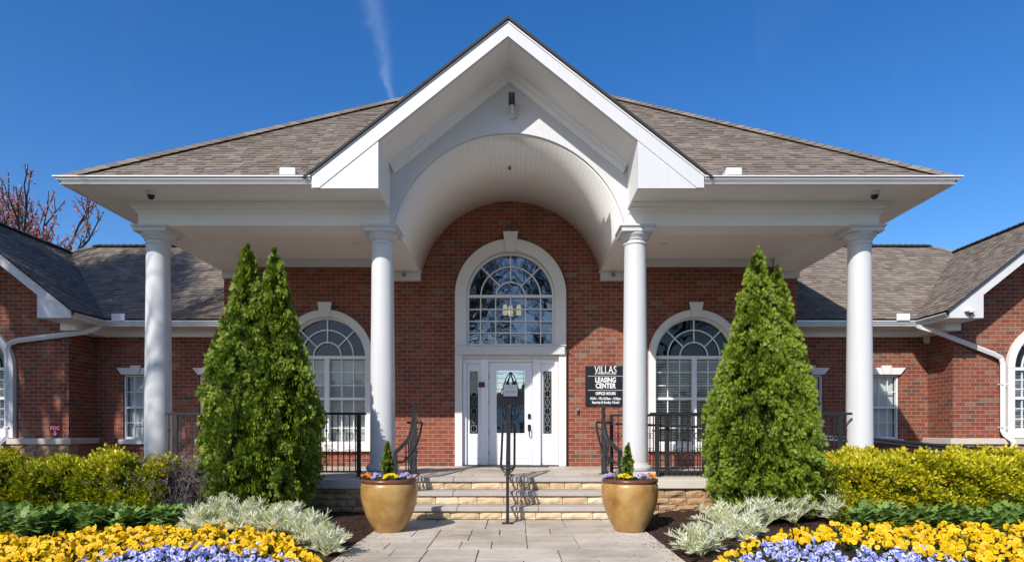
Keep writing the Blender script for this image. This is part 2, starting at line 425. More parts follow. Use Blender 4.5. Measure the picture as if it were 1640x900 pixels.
def paving_mat():
    m = stone_mat('stamped_paving', [(0, (.47, .415, .345)), (.5, (.54, .48, .40)), (1, (.60, .54, .46))], 1.4, .8, .25, .45)
    a = noise_node(m, .9, 8, .72); r = ramp(m, [(.44, (1, 1, 1)), (.60, (.66, .61, .55)), (.75, (.42, .38, .34))]); L(m, a, r.inputs[0])
    src = BS(m).inputs['Base Color'].links[0].from_socket
    L(m, mixc(m, .7, src, r.outputs[0], 'MULTIPLY'), BS(m).inputs['Base Color'])
paving_mat()
m = new_mat('paving_joint', (.12, .11, .09), .95); L(m, mixc(m, noise_node(m, 6, 4), (.07, .06, .045), (.18, .16, .12)), BS(m).inputs['Base Color'])
stone_mat('mulch', [(0, (.020, .012, .009)), (.5, (.04, .022, .015)), (.85, (.075, .036, .022)), (1, (.13, .07, .04))], 14, .95, .9)
def glaze():
    m = new_mat('tan_glaze', rough=.34, spec=.45)
    a = noise_node(m, 3.2, 5, .6); tc = N(m, 'ShaderNodeTexCoord'); mp = N(m, 'ShaderNodeMapping'); L(m, tc.outputs['Object'], mp.inputs[0])
    mp.inputs['Scale'].default_value = (14, 14, 1.6); b = noise_node(m, 1, 5, .6, vec=mp.outputs[0]); f = noise_node(m, 34, 6, .75)
    r = ramp(m, [(.30, (.17, .075, .02)), (.42, (.33, .17, .045)), (.54, (.40, .24, .075)), (.72, (.46, .31, .13))]); L(m, a, r.inputs[0])
    c = mixc(m, .4, r.outputs[0], mixc(m, b, (.6, .55, .5), (1.3, 1.3, 1.3)), 'MULTIPLY')
    fr = ramp(m, [(.66, (0, 0, 0)), (.74, (1, 1, 1))]); L(m, f, fr.inputs[0])
    c = mixc(m, fr.outputs[0], c, (.13, .075, .035))
    L(m, c, BS(m).inputs['Base Color']); p = bump(m, b, .10, .01); bump(m, f, .15, .004, p)
    BS(m).inputs['Coat Weight'].default_value = .18; BS(m).inputs['Coat Roughness'].default_value = .12
glaze()
m = new_mat('brown_glaze', (.10, .035, .02), .3); L(m, mixc(m, noise_node(m, 12, 5), (.06, .022, .014), (.19, .075, .04)), BS(m).inputs['Base Color'])

def leaf_mat(name, stops, trans=.35, rough=.5, use_tint=False, spec=.35, mul=(.75, 1.2), sc=1.5):
    """per-leaf colour from a ramp; tint attribute adds pigment, on evergreens painted inner shade"""
    m = bpy.data.materials.new(name); m.use_nodes = True; MATS[name] = m; nt = m.node_tree; b = BS(m)
    g = N(m, 'ShaderNodeNewGeometry'); r = ramp(m, stops)
    if use_tint:
        at_ = N(m, 'ShaderNodeAttribute', attribute_name='tint')
        mm = N(m, 'ShaderNodeMath', operation='MULTIPLY_ADD'); L(m, g.outputs['Random Per Island'], mm.inputs[0]); mm.inputs[1].default_value = .3
        L(m, at_.outputs['Fac'], mm.inputs[2]); L(m, mm.outputs[0], r.inputs[0])
    else: L(m, g.outputs['Random Per Island'], r.inputs[0])
    n = noise_node(m, sc, 3)
    c = mixc(m, .7, r.outputs[0], mixc(m, n, (mul[0],)*3, (mul[1],)*3), 'MULTIPLY')
    L(m, c, b.inputs['Base Color']); b.inputs['Roughness'].default_value = rough; b.inputs['Specular IOR Level'].default_value = spec
    tr = N(m, 'ShaderNodeBsdfTranslucent'); L(m, c, tr.inputs[0]); mx = N(m, 'ShaderNodeMixShader'); mx.inputs[0].default_value = trans
    out = nt.nodes['Material Output']; L(m, b.outputs[0], mx.inputs[1]); L(m, tr.outputs[0], mx.inputs[2]); L(m, mx.outputs[0], out.inputs[0])
    return m
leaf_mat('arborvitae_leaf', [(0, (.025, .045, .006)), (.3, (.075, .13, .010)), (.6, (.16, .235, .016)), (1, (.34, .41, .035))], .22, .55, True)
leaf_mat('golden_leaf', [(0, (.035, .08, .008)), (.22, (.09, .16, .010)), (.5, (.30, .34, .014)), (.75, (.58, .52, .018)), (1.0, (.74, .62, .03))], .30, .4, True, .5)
leaf_mat('green_bed_leaf', [(0, (.10, .17, .03)), (.6, (.17, .28, .055)), (1, (.26, .38, .09))], .25, .5)
leaf_mat('silver_leaf', [(0, (.40, .48, .18)), (.3, (.76, .78, .50)), (.6, (.90, .89, .72)), (1, (.94, .93, .82))], .5, .7, mul=(1.0, 1.1), spec=.1)
leaf_mat('silver_plume', [(0, (.52, .56, .26)), (1, (.74, .74, .46))], .3, .6)
leaf_mat('yellow_petal', [(0, (.74, .34, .004)), (.2, (.84, .50, .004)), (.7, (.88, .60, .004)), (1, (.88, .66, .010))], .3, .5, mul=(.9, 1.08))
leaf_mat('yellow_heart', [(0, (.72, .32, .003)), (1, (.82, .46, .004))], .2, .5)
leaf_mat('blue_petal', [(0, (.14, .16, .60)), (.35, (.34, .38, .74)), (.65, (.55, .58, .80)), (1, (.84, .84, .88))], .3, .5, mul=(.85, 1.1))
leaf_mat('blue_heart', [(0, (.08, .07, .42)), (1, (.20, .20, .62))], .2, .5)
leaf_mat('orange_petal', [(0, (.75, .13, .005)), (1, (.80, .25, .01))], .3, .5)
leaf_mat('lilac_petal', [(0, (.42, .30, .62)), (1, (.66, .58, .75))], .3, .5)
leaf_mat('bright_yellow_petal', [(0, (.80, .60, .004)), (1, (.85, .70, .01))], .3, .5)
leaf_mat('pansy_leaf', [(0, (.02, .05, .010)), (1, (.06, .12, .022))], .2, .5)
leaf_mat('redbud_flower', [(0, (.45, .15, .15)), (1, (.70, .34, .34))], .3, .7)
leaf_mat('twig_grey', [(0, (.09, .07, .07)), (1, (.20, .155, .15))], 0, .8)
m = new_mat('bark', (.10, .075, .055), .9); L(m, mixc(m, noise_node(m, 12, 5), (.05, .038, .028), (.16, .125, .10)), BS(m).inputs['Base Color'])
m = new_mat('grass', (.06, .10, .03), .95); L(m, mixc(m, noise_node(m, 3, 8, .7), (.05, .075, .02), (.12, .13, .05)), BS(m).inputs['Base Color'])
m = new_mat('asphalt', (.06, .06, .06), .9)
L(m, mixc(m, noise_node(m, 20, 6, .7), (.16, .155, .15), (.24, .235, .225)), BS(m).inputs['Base Color'])
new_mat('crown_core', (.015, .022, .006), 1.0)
M = MATS
# ------------------------------------------------------------------ the building
B = empty('leasing_office', (X0, 12.2, 0.541), 'single storey red brick leasing office with white columned portico and hipped shingle roof', 'building')
G0 = -CAMZ; DK = -0.707
AR, AC, SPR = 1.80, 2.68, 3.075                # vault radius, centre height, spring height
A0 = math.asin((SPR-AC)/AR)

# brick walls
holes = [arch_loop(0, 2.62, .93, -.69), arch_loop(-3.6, 1.416, .84, -.36), arch_loop(3.6, 1.416, .84, -.36)]
holed_wall('front_wall', [(-5.6, DK), (5.6, DK), (5.6, 3.38), (2.2, 3.38), (1.95, 4.6), (-1.95, 4.6), (-2.2, 3.38), (-5.6, 3.38)],
           holes, 12.2, 12.45, M['red_brick'], B)
for s in (-1, 1):
    mb = MB(); a, b = sorted((s*5.6, s*5.35)); mb.box(a, b, 12.45, 20, -1.2, 3.38); mb.build('side_wall', M['red_brick'], B)
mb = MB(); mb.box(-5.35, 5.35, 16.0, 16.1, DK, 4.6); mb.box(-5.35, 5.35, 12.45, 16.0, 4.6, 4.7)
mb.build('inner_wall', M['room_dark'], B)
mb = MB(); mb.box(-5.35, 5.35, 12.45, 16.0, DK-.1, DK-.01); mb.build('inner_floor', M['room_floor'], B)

def keystone(mb, cx, z0, z1, w0, w1, y0, y1): mb.prism([(cx-w0, z0), (cx+w0, z0), (cx+w1, z1), (cx-w1, z1)], y0, y1)

# entrance surround with its transom window
mb = MB()
mb.ring(0, 2.62, .854, 1.08, 12.10, 12.30)
for s in (-1, 1):
    mb.box(*sorted((s*.854, s*1.08)), 12.10, 12.30, 1.62, 2.62)
    mb.box(*sorted((s*.936, s*1.08)), 12.10, 12.30, DK, 1.62)
mb.build('entrance_surround', M['cream_stucco'], B, bevel=.006)
mb = MB(); keystone(mb, 0, 3.44, 3.83, .09, .145, 12.05, 12.11); mb.build('keystone', M['cream_stucco'], B, bevel=.006)
mb = MB(); mb.box(-1.05, 1.05, 12.05, 12.30, 1.45, 1.615); mb.box(-1.08, 1.08, 12.03, 12.3, 1.612, 1.635); mb.box(-.99, .99, 12.13, 12.35, 1.385, 1.45)
mb.build('entrance_frieze', M['white_paint'], B, bevel=.006)

def grid_bars(mb, xs, zs, z0, z1, x0, x1, w=.011, y0=12.27, y1=12.30):
    for x in xs: mb.box(x-w, x+w, y0, y1, z0, z1)
    for z in zs: mb.box(x0, x1, y0+.001, y1-.001, z-w, z+w)

mb = MB()
mb.ring(0, 2.61, .815, .853, 12.24, 12.34); mb.box(-.853, -.815, 12.24, 12.34, 1.68, 2.61); mb.box(.815, .853, 12.24, 12.34, 1.68, 2.61)
mb.box(-.853, .853, 12.22, 12.36, 1.636, 1.68); mb.box(-.815, .815, 12.24, 12.32, 2.59, 2.64)
fan = mb.build('transom_window', M['window_white'], B)
mb = MB()
grid_bars(mb, [-.59, -.295, 0, .295, .59], [2.365, 2.13, 1.90], 1.68, 2.60, -.82, .82)
for r in (.288, .587): mb.ring(0, 2.61, r-.011, r+.011, 12.27, 12.30, n=28)
for a in (45, 90, 135):
    c, t = math.cos(math.radians(a)), math.sin(math.radians(a)); w = .011
    mb.prism([(.29*c-w*t, 2.61+.29*t+w*c), (.29*c+w*t, 2.61+.29*t-w*c), (.83*c+w*t, 2.61+.83*t-w*c), (.83*c-w*t, 2.61+.83*t+w*c)], 12.272, 12.298)
mb.build('muntin', M['window_white'], fan)
mb = MB(); mb.prism(arch_loop(0, 2.61, .84, 1.66), 12.31, 12.314); mb.build('pane', M['transom_glass'], fan)

# door set
def panel(mb, x0, x1, y, z0, z1):             # raised moulding
    mb.box(x0, x1, y-.008, y, z0, z0+.018); mb.box(x0, x1, y-.008, y, z1-.018, z1)
    mb.box(x0, x0+.018, y-.008, y, z0+.018, z1-.018); mb.box(x1-.018, x1, y-.008, y, z0+.018, z1-.018)
    mb.box(x0+.045, x1-.045, y-.005, y, z0+.045, z1-.045)
mb = MB()
for s in (-1, 1): mb.box(*sorted((s*.43, s*.585)), 12.17, 12.36, DK+.02, 1.3855)
for s in (-1, 1): mb.box(*sorted((s*.86, s*.936)), 12.20, 12.36, DK+.02, 1.385)
mb.box(-.43, .43, 12.20, 12.36, 1.325, 1.385)
for s in (-1, 1): mb.box(*sorted((s*.585, s*.86)), 12.205, 12.36, 1.30, 1.385)
mb.build('door_frame', M['door_white'], B, bevel=.004)
mb = MB(); mb.box(-.936, .936, 12.10, 12.36, DK, DK+.02); mb.build('threshold', M['lead_came'], B)
door = holed_wall('door', [(-.424, DK+.025), (.424, DK+.025), (.424, 1.32), (-.424, 1.32)], [[(-.276, -.065), (.276, -.065), (.276, 1.17), (-.276, 1.17)]], 12.25, 12.30, M['door_white'], B)
mb = MB()
for (x0, x1, z0, z1) in ((-.30, .30, 1.17, 1.195), (-.30, .30, -.09, -.065), (-.30, -.276, -.065, 1.17), (.276, .30, -.065, 1.17)): mb.box(x0, x1, 12.238, 12.252, z0, z1)
panel(mb, -.28, .28, 12.25, -.55, -.18)
mb.build('door_moulding', M['door_white'], door)
mb = MB(); mb.box(-.28, .28, 12.272, 12.276, -.07, 1.175); mb.build('pane', M['leaded_glass'], door)
mb = MB()
def flat_curve(mb, pts, w, y0=12.262, y1=12.272):
    for (xa, za), (xb, zb) in zip(pts, pts[1:]):
        dx, dz = xb-xa, zb-za; l = math.hypot(dx, dz) or 1; nx, nz = -dz/l*w, dx/l*w
        mb.prism([(xa+nx, za+nz), (xa-nx, za-nz), (xb-nx, zb-nz), (xb+nx, zb+nz)], y0, y1)
def leaded(mb, cx, hw, z0, z1, wide):
    h = z1-z0
    for x in (-hw+.025, hw-.025): mb.box(cx+x-.003, cx+x+.003, 12.262, 12.272, z0, z1)
    if wide:
        for f in (.06, .13, .2, .3, .4, .5, .6, .7, .8, .87, .94):
            mb.box(cx-hw, cx-hw*.45, 12.263, 12.271, z0+h*f-.0035, z0+h*f+.0035); mb.box(cx+hw*.45, cx+hw, 12.263, 12.271, z0+h*f-.0035, z0+h*f+.0035)
        for f in (.04, .96): mb.box(cx-hw, cx+hw, 12.263, 12.271, z0+h*f-.003, z0+h*f+.003)
        for s in (-1, 1):
            for k, (a, b, c) in enumerate(((.0, .16, .95), (.0, .10, .9), (.0, .22, .8))):
                pts = [(cx+s*(a+b*math.sin(math.pi*t/14)), z0+h*(.5+(c-.5)*math.cos(math.pi*t/14))) for t in range(15)]
                flat_curve(mb, pts, .009)
            for zc, q in ((.78, .05), (.62, .07), (.40, .07), (.25, .05)):
                pts = [(cx+s*(.07+q*math.cos(t*.45)*(1-t/20)), z0+h*zc+q*math.sin(t*.45)*(1-t/20)) for t in range(14)]
                flat_curve(mb, pts, .008)
        for s in (-1, 1):
            flat_curve(mb, [(cx+s*(.012+.12*(t/8)**2), 1.12-.30*t/8) for t in range(9)], .010)
            flat_curve(mb, [(cx+s*(.10-.07*(t/8)), .98-.12*math.sin(t*math.pi/8)) for t in range(9)], .007)
            flat_curve(mb, [(cx+s*(.035+.03*math.sin(t*math.pi/5)), .66-.42*t/10) for t in range(11)], .011)
            flat_curve(mb, [(cx+s*(.10+.03*math.sin(t*math.pi/4)), .60-.30*t/8) for t in range(9)], .007)
            flat_curve(mb, [(cx+s*.02, .64), (cx+s*.02, .22)], .007)
        flat_curve(mb, [(cx+.03*math.cos(t*math.pi/6), 1.10+.03*math.sin(t*math.pi/6)) for t in range(13)], .007)
    else:
        for k in range(7):
            zc = z0+h*(.08+.14*k); q = .035 if k % 2 else .055
            pts = [(cx+q*math.cos(t*math.pi/6), zc+h*.06*math.sin(t*math.pi/6)) for t in range(13)]; flat_curve(mb, pts, .005)
        flat_curve(mb, [(cx, z0), (cx, z1)], .002)
leaded(mb, 0, .276, -.065, 1.17, True); mb.build('lead_came', M['lead_came'], door)
mb = MB(); cx = .365
mb.box(cx-.03, cx+.03, 12.215, 12.25, .215, .315); mb.build('keypad_lock', M['black_plastic'], door, bevel=.006); mb = MB()
mb.box(cx-.03, cx+.03, 12.225, 12.25, -.02, .10); mb.tube([(cx, 12.225, .06), (cx, 12.17, .05), (cx, 12.165, -.02), (cx, 12.175, -.10), (cx, 12.23, -.13)], .014)
mb.tube([(cx, 12.225, .085), (cx+.0, 12.18, .095)], .016)
mb.build('door_handle', M['black_plastic'], door, bevel=.006)
for zz in (1.05, .55, -.05, -.45):
    mb = MB(); mb.box(-.434, -.42, 12.235, 12.25, zz-.05, zz+.05); mb.build('hinge', M['lead_came'], door)
for s in (-1, 1):
    x0, x1 = sorted((s*.59, s*.855)); g0, g1 = sorted((s*.64, s*.805))
    sl = holed_wall('sidelight', [(x0, DK+.025), (x1, DK+.025), (x1, 1.30), (x0, 1.30)], [[(g0, -.076), (g1, -.076), (g1, 1.149), (g0, 1.149)]], 12.25, 12.30, M['door_white'], B)
    mb = MB(); panel(mb, g0-.015, g1+.015, 12.25, -.56, -.15); mb.build('side_panel', M['door_white'], sl)
    mb = MB(); mb.box(g0-.005, g1+.005, 12.272, 12.276, -.08, 1.155); mb.build('pane', M['sidelight_glass'], sl)
    mb = MB(); leaded(mb, (g0+g1)/2, .082, -.076, 1.149, False); mb.build('lead_came', M['grey_plastic'], sl)

# arched windows
def blind(mb, x0, x1, y, z0, z1, tilt, step=.05):
    z = z0+.02
    while z < z1:
        c, t = .026*math.cos(tilt), .026*math.sin(tilt)
        mb.add([(x0, y-c, z+t), (x1, y-c, z+t), (x1, y+c, z-t), (x0, y+c, z-t)], [(0, 1, 2, 3)]); z += step
    mb.box(x0, x1, y-.025, y+.025, z1, z1+.04)
def arched_window(cx, yo, cz, zb, tilt, lab=None, blinds=True):
    """yo: depth offset of its wall from the main front wall"""
    y = lambda v: v+yo
    mb = MB()
    mb.ring(cx, cz, .78, .915, y(12.11), y(12.28))
    for s in (-1, 1): mb.box(*sorted((cx+s*.78, cx+s*.915)), y(12.11), y(12.28), zb-.14, cz)
    mb.box(cx-.78, cx+.78, y(12.115), y(12.28), zb-.14, zb)
    keystone(mb, cx, cz+.77, cz+1.05, .085, .135, y(12.06), y(12.12))
    w = mb.build('window', M['cream_stucco'], B, bevel=.005)
    mb = MB()
    mb.ring(cx, cz, .745, .779, y(12.24), y(12.34))
    for s in (-1, 1): mb.box(*sorted((cx+s*.745, cx+s*.779)), y(12.24), y(12.34), zb, cz)
    mb.box(cx-.779, cx+.779, y(12.22), y(12.35), cz-.03, cz+.03); mb.box(cx-.745, cx+.745, y(12.23), y(12.35), zb, zb+.05)
    mb.box(cx-.045, cx+.045, y(12.22), y(12.34), zb+.05, cz-.03)
    ck = zb+.05+(cz-.08-zb)*.52
    for s in (-1, 1): mb.box(*sorted((cx+s*.045, cx+s*.745)), y(12.245), y(12.33), ck-.025, ck+.025)
    mb.build('frame', M['window_white'], w, bevel=.003)
    mb = MB()
    for s in (-1, 1):
        a, b = sorted((cx+s*.045, cx+s*.745)); t = (b-a)/3
        hs = [ck+(cz-.03-ck)/3, ck+(cz-.03-ck)*2/3, zb+(ck-zb)/3+.02, zb+(ck-zb)*2/3+.01]
        grid_bars(mb, [a+t, a+2*t], hs, zb+.05, cz-.03, a, b, .009, y(12.275), y(12.30))
    for r in (.27, .51): mb.ring(cx, cz+.03, r-.012, r+.012, y(12.27), y(12.30), n=26)
    for a in (45, 90, 135):
        c, t = math.cos(math.radians(a)), math.sin(math.radians(a)); q = .012
        mb.prism([(cx+.28*c-q*t, cz+.28*t+q*c), (cx+.28*c+q*t, cz+.28*t-q*c), (cx+.76*c+q*t, cz+.76*t-q*c), (cx+.76*c-q*t, cz+.76*t+q*c)], y(12.272), y(12.298))
    mb.build('muntin', M['window_white'], w)
    mb = MB(); mb.prism(arch_loop(cx, cz, .77, zb+.01), y(12.31), y(12.314)); mb.build('pane', M['window_glass'], w)
    if blinds:
        mb = MB(); blind(mb, cx-.74, cx-.03, y(12.40), zb+.03, cz-.08, tilt); blind(mb, cx+.03, cx+.74, y(12.40), zb+.03, cz-.08, tilt)
        mb.build('blind', M['blind_white'], w)
    return w
arched_window(-3.6, 0, 1.416, -.28, 1.15)
arched_window(3.6, 0, 1.416, -.28, .75)

# ---------------------------------------------------------------- porch: beams, vault, ceilings
mb = MB()
pl = [(AR, SPR), (AR, 4.0), (0, 5.46), (-AR, 4.0), (-AR, SPR)]+[(AR*math.cos(math.pi-A0-(math.pi-2*A0)*i/48), AC+AR*math.sin(math.pi-A0-(math.pi-2*A0)*i/48)) for i in range(49)]
mb.prism(pl, 9.43, 9.47); arch = mb.build('gable_arch_face', M['white_paint'], B)
mb = MB()
for s in (-1, 1):
    mb = MB(); mb.prism([(s*1.76, 3.93), (0, 5.335), (0, 5.42), (s*1.79, 3.985)], 9.34, 9.43)
    mb.prism([(s*1.72, 3.86), (0, 5.235), (0, 5.335), (s*1.76, 3.93)], 9.385, 9.43)
    mb.build('gable_crown_moulding', M['soffit_cream'], B)

nseg = 60; vs = []; fs = []; uvs = []
ys = [9.47, 12.195]
for i in range(nseg+1):
    a = A0+(math.pi-2*A0)*i/nseg
    for y in ys: vs.append(wpt((AR*math.cos(a), y, AC+AR*math.sin(a)))); uvs.append((a*AR, y))
for i in range(nseg): fs.append((2*i, 2*i+1, 2*i+3, 2*i+2))
me = bpy.data.meshes.new('vault_ceiling'); me.from_pydata(vs, [], fs)
vault = link('vault_ceiling', me, M['vault_boards'], B, smooth=True, uv=False)
uvl = me.uv_layers.new(name='UVMap')
for lp in me.loops: uvl.data[lp.index].uv = uvs[lp.vertex_index]
so = vault.modifiers.new('thickness', 'SOLIDIFY'); so.thickness = .03; so.offset = -1
mb = MB(); mb.ring(0, AC, AR-.022, AR-.001, 12.16, 12.20, A0, math.pi-A0, 60); mb.build('vault_edge_trim', M['soffit_cream'], B)

mb = MB()
for s in (-1, 1):
    mb = MB()
    mb.box(*sorted((s*1.80, s*5.6)), 9.43, 9.88, SPR, 3.42)
    mb.box(*sorted((s*1.757, s*2.25)), 9.88, 12.12, SPR, 3.6)
    mb.box(*sorted((s*1.757, s*1.80)), 9.475, 9.88, SPR, 3.10)
    mb.box(*sorted((s*5.11, s*5.6)), 9.88, 12.12, SPR, 3.42)
    mb.build('porch_beam', M['soffit_cream'], B, bevel=.004)
mb = MB()
prof = [(-.02, 3.262), (.018, 3.262), (.028, 3.30), (.06, 3.325), (.065, 3.35), (.11, 3.39), (.11, 3.403), (-.02, 3.403)]
mb.sweep([(1.805, 9.43), (5.6, 9.43), (5.6, 12.2)], prof); mb.build('beam_crown_moulding', M['soffit_cream'], B); mb = MB(); mb.sweep([(-5.6, 12.2), (-5.6, 9.43), (-1.805, 9.43)], prof)
pr2 = [(-.02, 3.08), (.012, 3.08), (.012, 3.10), (-.02, 3.10)]
mb.build('beam_crown_moulding', M['soffit_cream'], B)
for q in ([(2.25, 9.43), (5.0, 9.43)], [(-5.0, 9.43), (-2.25, 9.43)]): mb = MB(); mb.sweep(q, pr2); mb.build('beam_fillet', M['soffit_cream'], B)
mb = MB()
for s in (-1, 1):
    a, b = sorted((s*2.25, s*5.11)); mb = MB(); mb.box(a, b, 9.88, 12.15, 3.33, 3.37)
    mb.build('porch_ceiling', M['ceiling_boards'], B)
mb = MB()
for s in (-1, 1):
    mb = MB(); mb.box(*sorted((s*2.25, s*5.11)), 12.14, 12.2, 3.17, 3.33); mb.build('wall_frieze', M['white_paint'], B, bevel=.004)
    mb = MB()
    mb.box(*sorted((s*1.745, s*2.32)), 12.08, 12.2, 2.89, 3.05); mb.box(*sorted((s*1.72, s*2.34)), 12.06, 12.2, 3.05, 3.073)
    mb.build('arch_foot_block', M['white_paint'], B, bevel=.004); mb = MB()
    mb.box(*sorted((s*5.11, s*5.605)), 12.10, 12.2, 2.94, 3.073)
    mb.build('corner_block', M['white_paint'], B, bevel=.004)
# eave soffits
mb = MB()
for s in (-1, 1):
    mb = MB(); mb.box(*sorted((s*1.80, s*6.13)), 8.72, 9.43, 3.405, 3.425); mb.box(*sorted((s*5.6, s*6.13)), 9.43, 20, 3.405, 3.425)
    mb.build('eave_soffit', M['ceiling_boards'], B)
# gable front
mb = MB()
fas = [(-2.71, 3.33), (-2.71, 3.49), (0, 5.61), (2.71, 3.49), (2.71, 3.33), (1.79, 3.33), (1.79, 3.985), (0, 5.42), (-1.79, 3.985), (-1.79, 3.33)]
mb.prism(fas, 8.62, 8.66); mb.build('gable_fascia', M['white_paint'], B)
mb = MB()
for s in (-1, 1):
    mb = MB(); mb.prism([(s*2.705, 3.335), (s*2.705, 3.488), (0, 5.604), (0, 5.424), (s*1.79, 3.99), (s*2.605, 3.335)], 8.610, 8.619); mb.build('rake_board', M['white_paint'], B)
    mb = MB(); mb.prism([(s*2.71, 3.494), (0, 5.613), (0, 5.640), (s*2.78, 3.466)], 8.602, 8.66); mb.build('gable_drip_edge', M['white_gutter'], B)
    mb = MB(); mb.prism([(s*2.80, 3.456), (0, 5.645), (0, 5.684), (s*2.835, 3.468)], 8.575, 8.64); mb.build('gable_roof_edge', M['roof_edge'], B)
mb = MB()
for s in (-1, 1):
    mb = MB(); a, b = sorted((s*1.79, s*1.82)); mb.box(a, b, 8.66, 9.43, 3.33, 3.99)
    mb.prism([(s*1.79, 3.985), (0, 5.42), (0, 5.45), (s*1.82, 3.995)], 8.66, 9.43)
    a, b = sorted((s*1.82, s*2.71)); mb.box(a, b, 8.66, 8.72, 3.33, 3.36); mb.box(a, b, 8.70, 8.72, 3.36, 3.404)
    a, b = sorted((s*2.69, s*2.71)); mb.box(a, b, 8.66, 8.74, 3.36, 3.48)
    mb.build('gable_soffit', M['soffit_cream'], B)

# ---------------------------------------------------------------- roofs
def shingle(name, poly, U, parent=B, rng=None, exposure=.118, lift=1.0):
    P3 = [Vector(wpt(p)) for p in poly]; U = Vector(U).normalized()
    nrm = (P3[1]-P3[0]).cross(P3[2]-P3[0]).normalized()
    if nrm.z < 0: nrm = -nrm; P3 = P3[::-1]
    V = nrm.cross(U).normalized()
    if V.z < 0: V = -V; 
    O = P3[0].copy()
    O2 = min(P3, key=lambda p: p.z); O = O2
    uv = [((p-O).dot(U), (p-O).dot(V)) for p in P3]
    area = sum(uv[i][0]*uv[(i+1) % len(uv)][1]-uv[(i+1) % len(uv)][0]*uv[i][1] for i in range(len(uv)))
    if area < 0: uv = uv[::-1]
    u0 = min(a for a, b in uv); u1 = max(a for a, b in uv); v1 = max(b for a, b in uv)
    rg = rng or R; vs = []; fs = []; v = -.02
    while v < v1:
        u = u0-rg.random()*.3
        thick = rg.random() < .5
        while u < u1:
            w = rg.uniform(.09, .25); thick = not thick if rg.random() < .85 else thick
            h0 = (.017 if thick else .010)*lift+rg.uniform(0, .003); h1 = .003
            dv = rg.uniform(-.004, .004); n = len(vs); e = exposure+.03
            vs += [(u, v+dv, 0), (u+w, v+dv, 0), (u+w, v+dv, h0), (u, v+dv, h0), (u, v+e, h1), (u+w, v+e, h1), (u+w, v+e, 0), (u, v+e, 0)]
            fs += [(n, n+1, n+2, n+3), (n+3, n+2, n+5, n+4), (n+1, n+6, n+5, n+2), (n, n+3, n+4, n+7)]
            u += w+.002
        v += exposure
    me = bpy.data.meshes.new(name); me.from_pydata(vs, [], fs); bm = bmesh.new(); bm.from_mesh(me)
    for i in range(len(uv)):
        a, b = uv[i], uv[(i+1) % len(uv)]; dx, dy = b[0]-a[0], b[1]-a[1]
        bmesh.ops.bisect_plane(bm, geom=bm.verts[:]+bm.edges[:]+bm.faces[:], plane_co=(a[0], a[1], 0), plane_no=(dy, -dx, 0), clear_outer=True)
    mt = Matrix((( U.x, V.x, nrm.x, O.x), (U.y, V.y, nrm.y, O.y), (U.z, V.z, nrm.z, O.z), (0, 0, 0, 1)))
    bm.transform(mt)
    bm2 = bm; base = [bm2.verts.new(O+U*a+V*b+nrm*.001) for a, b in uv]; f = bm2.faces.new(base); f.material_index = 1
    low = [bm2.verts.new(O+U*a+V*b-nrm*.03) for a, b in uv]; f = bm2.faces.new(low[::-1]); f.material_index = 1
    for i in range(len(uv)):
        j = (i+1) % len(uv); f = bm2.faces.new((low[i], low[j], base[j], base[i])); f.material_index = 1
    bm.to_mesh(me); bm.free()
    return link(name, me, [M['roof_shingle'], M['roof_edge']], parent, uv=False)
def caps(name, p0, p1, w=.11, parent=B, mat=None):
    a, b = Vector(wpt(p0)), Vector(wpt(p1)); d = (b-a); n = max(1, int(d.length/.15)); d.normalize()
    side = d.cross(Vector((0, 0, 1))).normalized(); up = side.cross(d).normalized(); mb = MB(True)
    st = (b-a).length/n
    for i in range(n):
        q = a+d*st*i; e = q+d*(st*1.15); l0 = .045; l1 = .03
        mb.add([q-side*w-up*.03, q+up*l0, q+side*w-up*.03, e+side*w-up*.04, e+up*l1, e-side*w-up*.04,
                q-side*w-up*.05, q+side*w-up*.05], [(0, 1, 4, 5), (1, 2, 3, 4), (0, 6, 7, 2, 1)])
    return mb.build(name, mat or M['roof_shingle'], parent)
rz = lambda y: 3.45+.8*(y-8.64)
EX = 6.22
for s in (-1, 1):
    shingle('roof_slope', [(s*EX, 8.64, rz(8.64)), (s*2.75, 8.64, rz(8.64)), (0, 11.48, rz(11.48)), (0, 14.86, rz(14.86))], (1, 0, 0))
    zz = lambda x: 3.45+.8*(EX-abs(x))
    shingle('roof_slope', [(s*EX, 8.64, zz(EX)), (s*EX, 20, zz(EX)), (0, 20, zz(0)), (0, 14.86, zz(0))], (0, 1, 0), exposure=.2)
    shingle('gable_roof_slope', [(s*2.80, 8.645, 5.665-.785*2.80), (0, 8.645, 5.665), (0, 11.42, 5.665), (s*2.80, 8.70, 5.665-.785*2.80)], (0, 1, 0))
    caps('hip_cap', (s*(EX-.03), 8.67, rz(8.64)+.05), (0, 14.86, rz(14.86)+.04))
caps('ridge_cap', (0, 8.66, 5.665), (0, 11.45, 5.665), w=.09)
GUT = lambda z, k=1: [(0, z), (.085*k, z), (.09*k, z+.010), (.070*k, z+.018), (.095*k, z+.05), (.125*k, z+.066), (.122*k, z+.074), (.148*k, z+.080), (.148*k, z+.095), (.12*k, z+.095), (.12*k, z+.05), (0, z+.05)]
for s in (-1, 1):
    pth = [(2.72, 8.73), (6.12, 8.73), (6.12, 20)] if s > 0 else [(-6.12, 20), (-6.12, 8.73), (-2.72, 8.73)]
    mb = MB(); mb.sweep(pth, GUT(3.40)); mb.build('gutter', M['white_gutter'], B)
    mb = MB(); x0 = 3.0 if s > 0 else -3.14
    mb.box(x0, x0+.22, 8.575, 8.60, 3.49, 3.60); mb.box(x0+(.0 if s > 0 else .195), x0+(.025 if s > 0 else .22), 8.60, 8.75, 3.49, 3.585)
    mb.build('splash_guard', M['white_gutter'], B, bevel=.01)

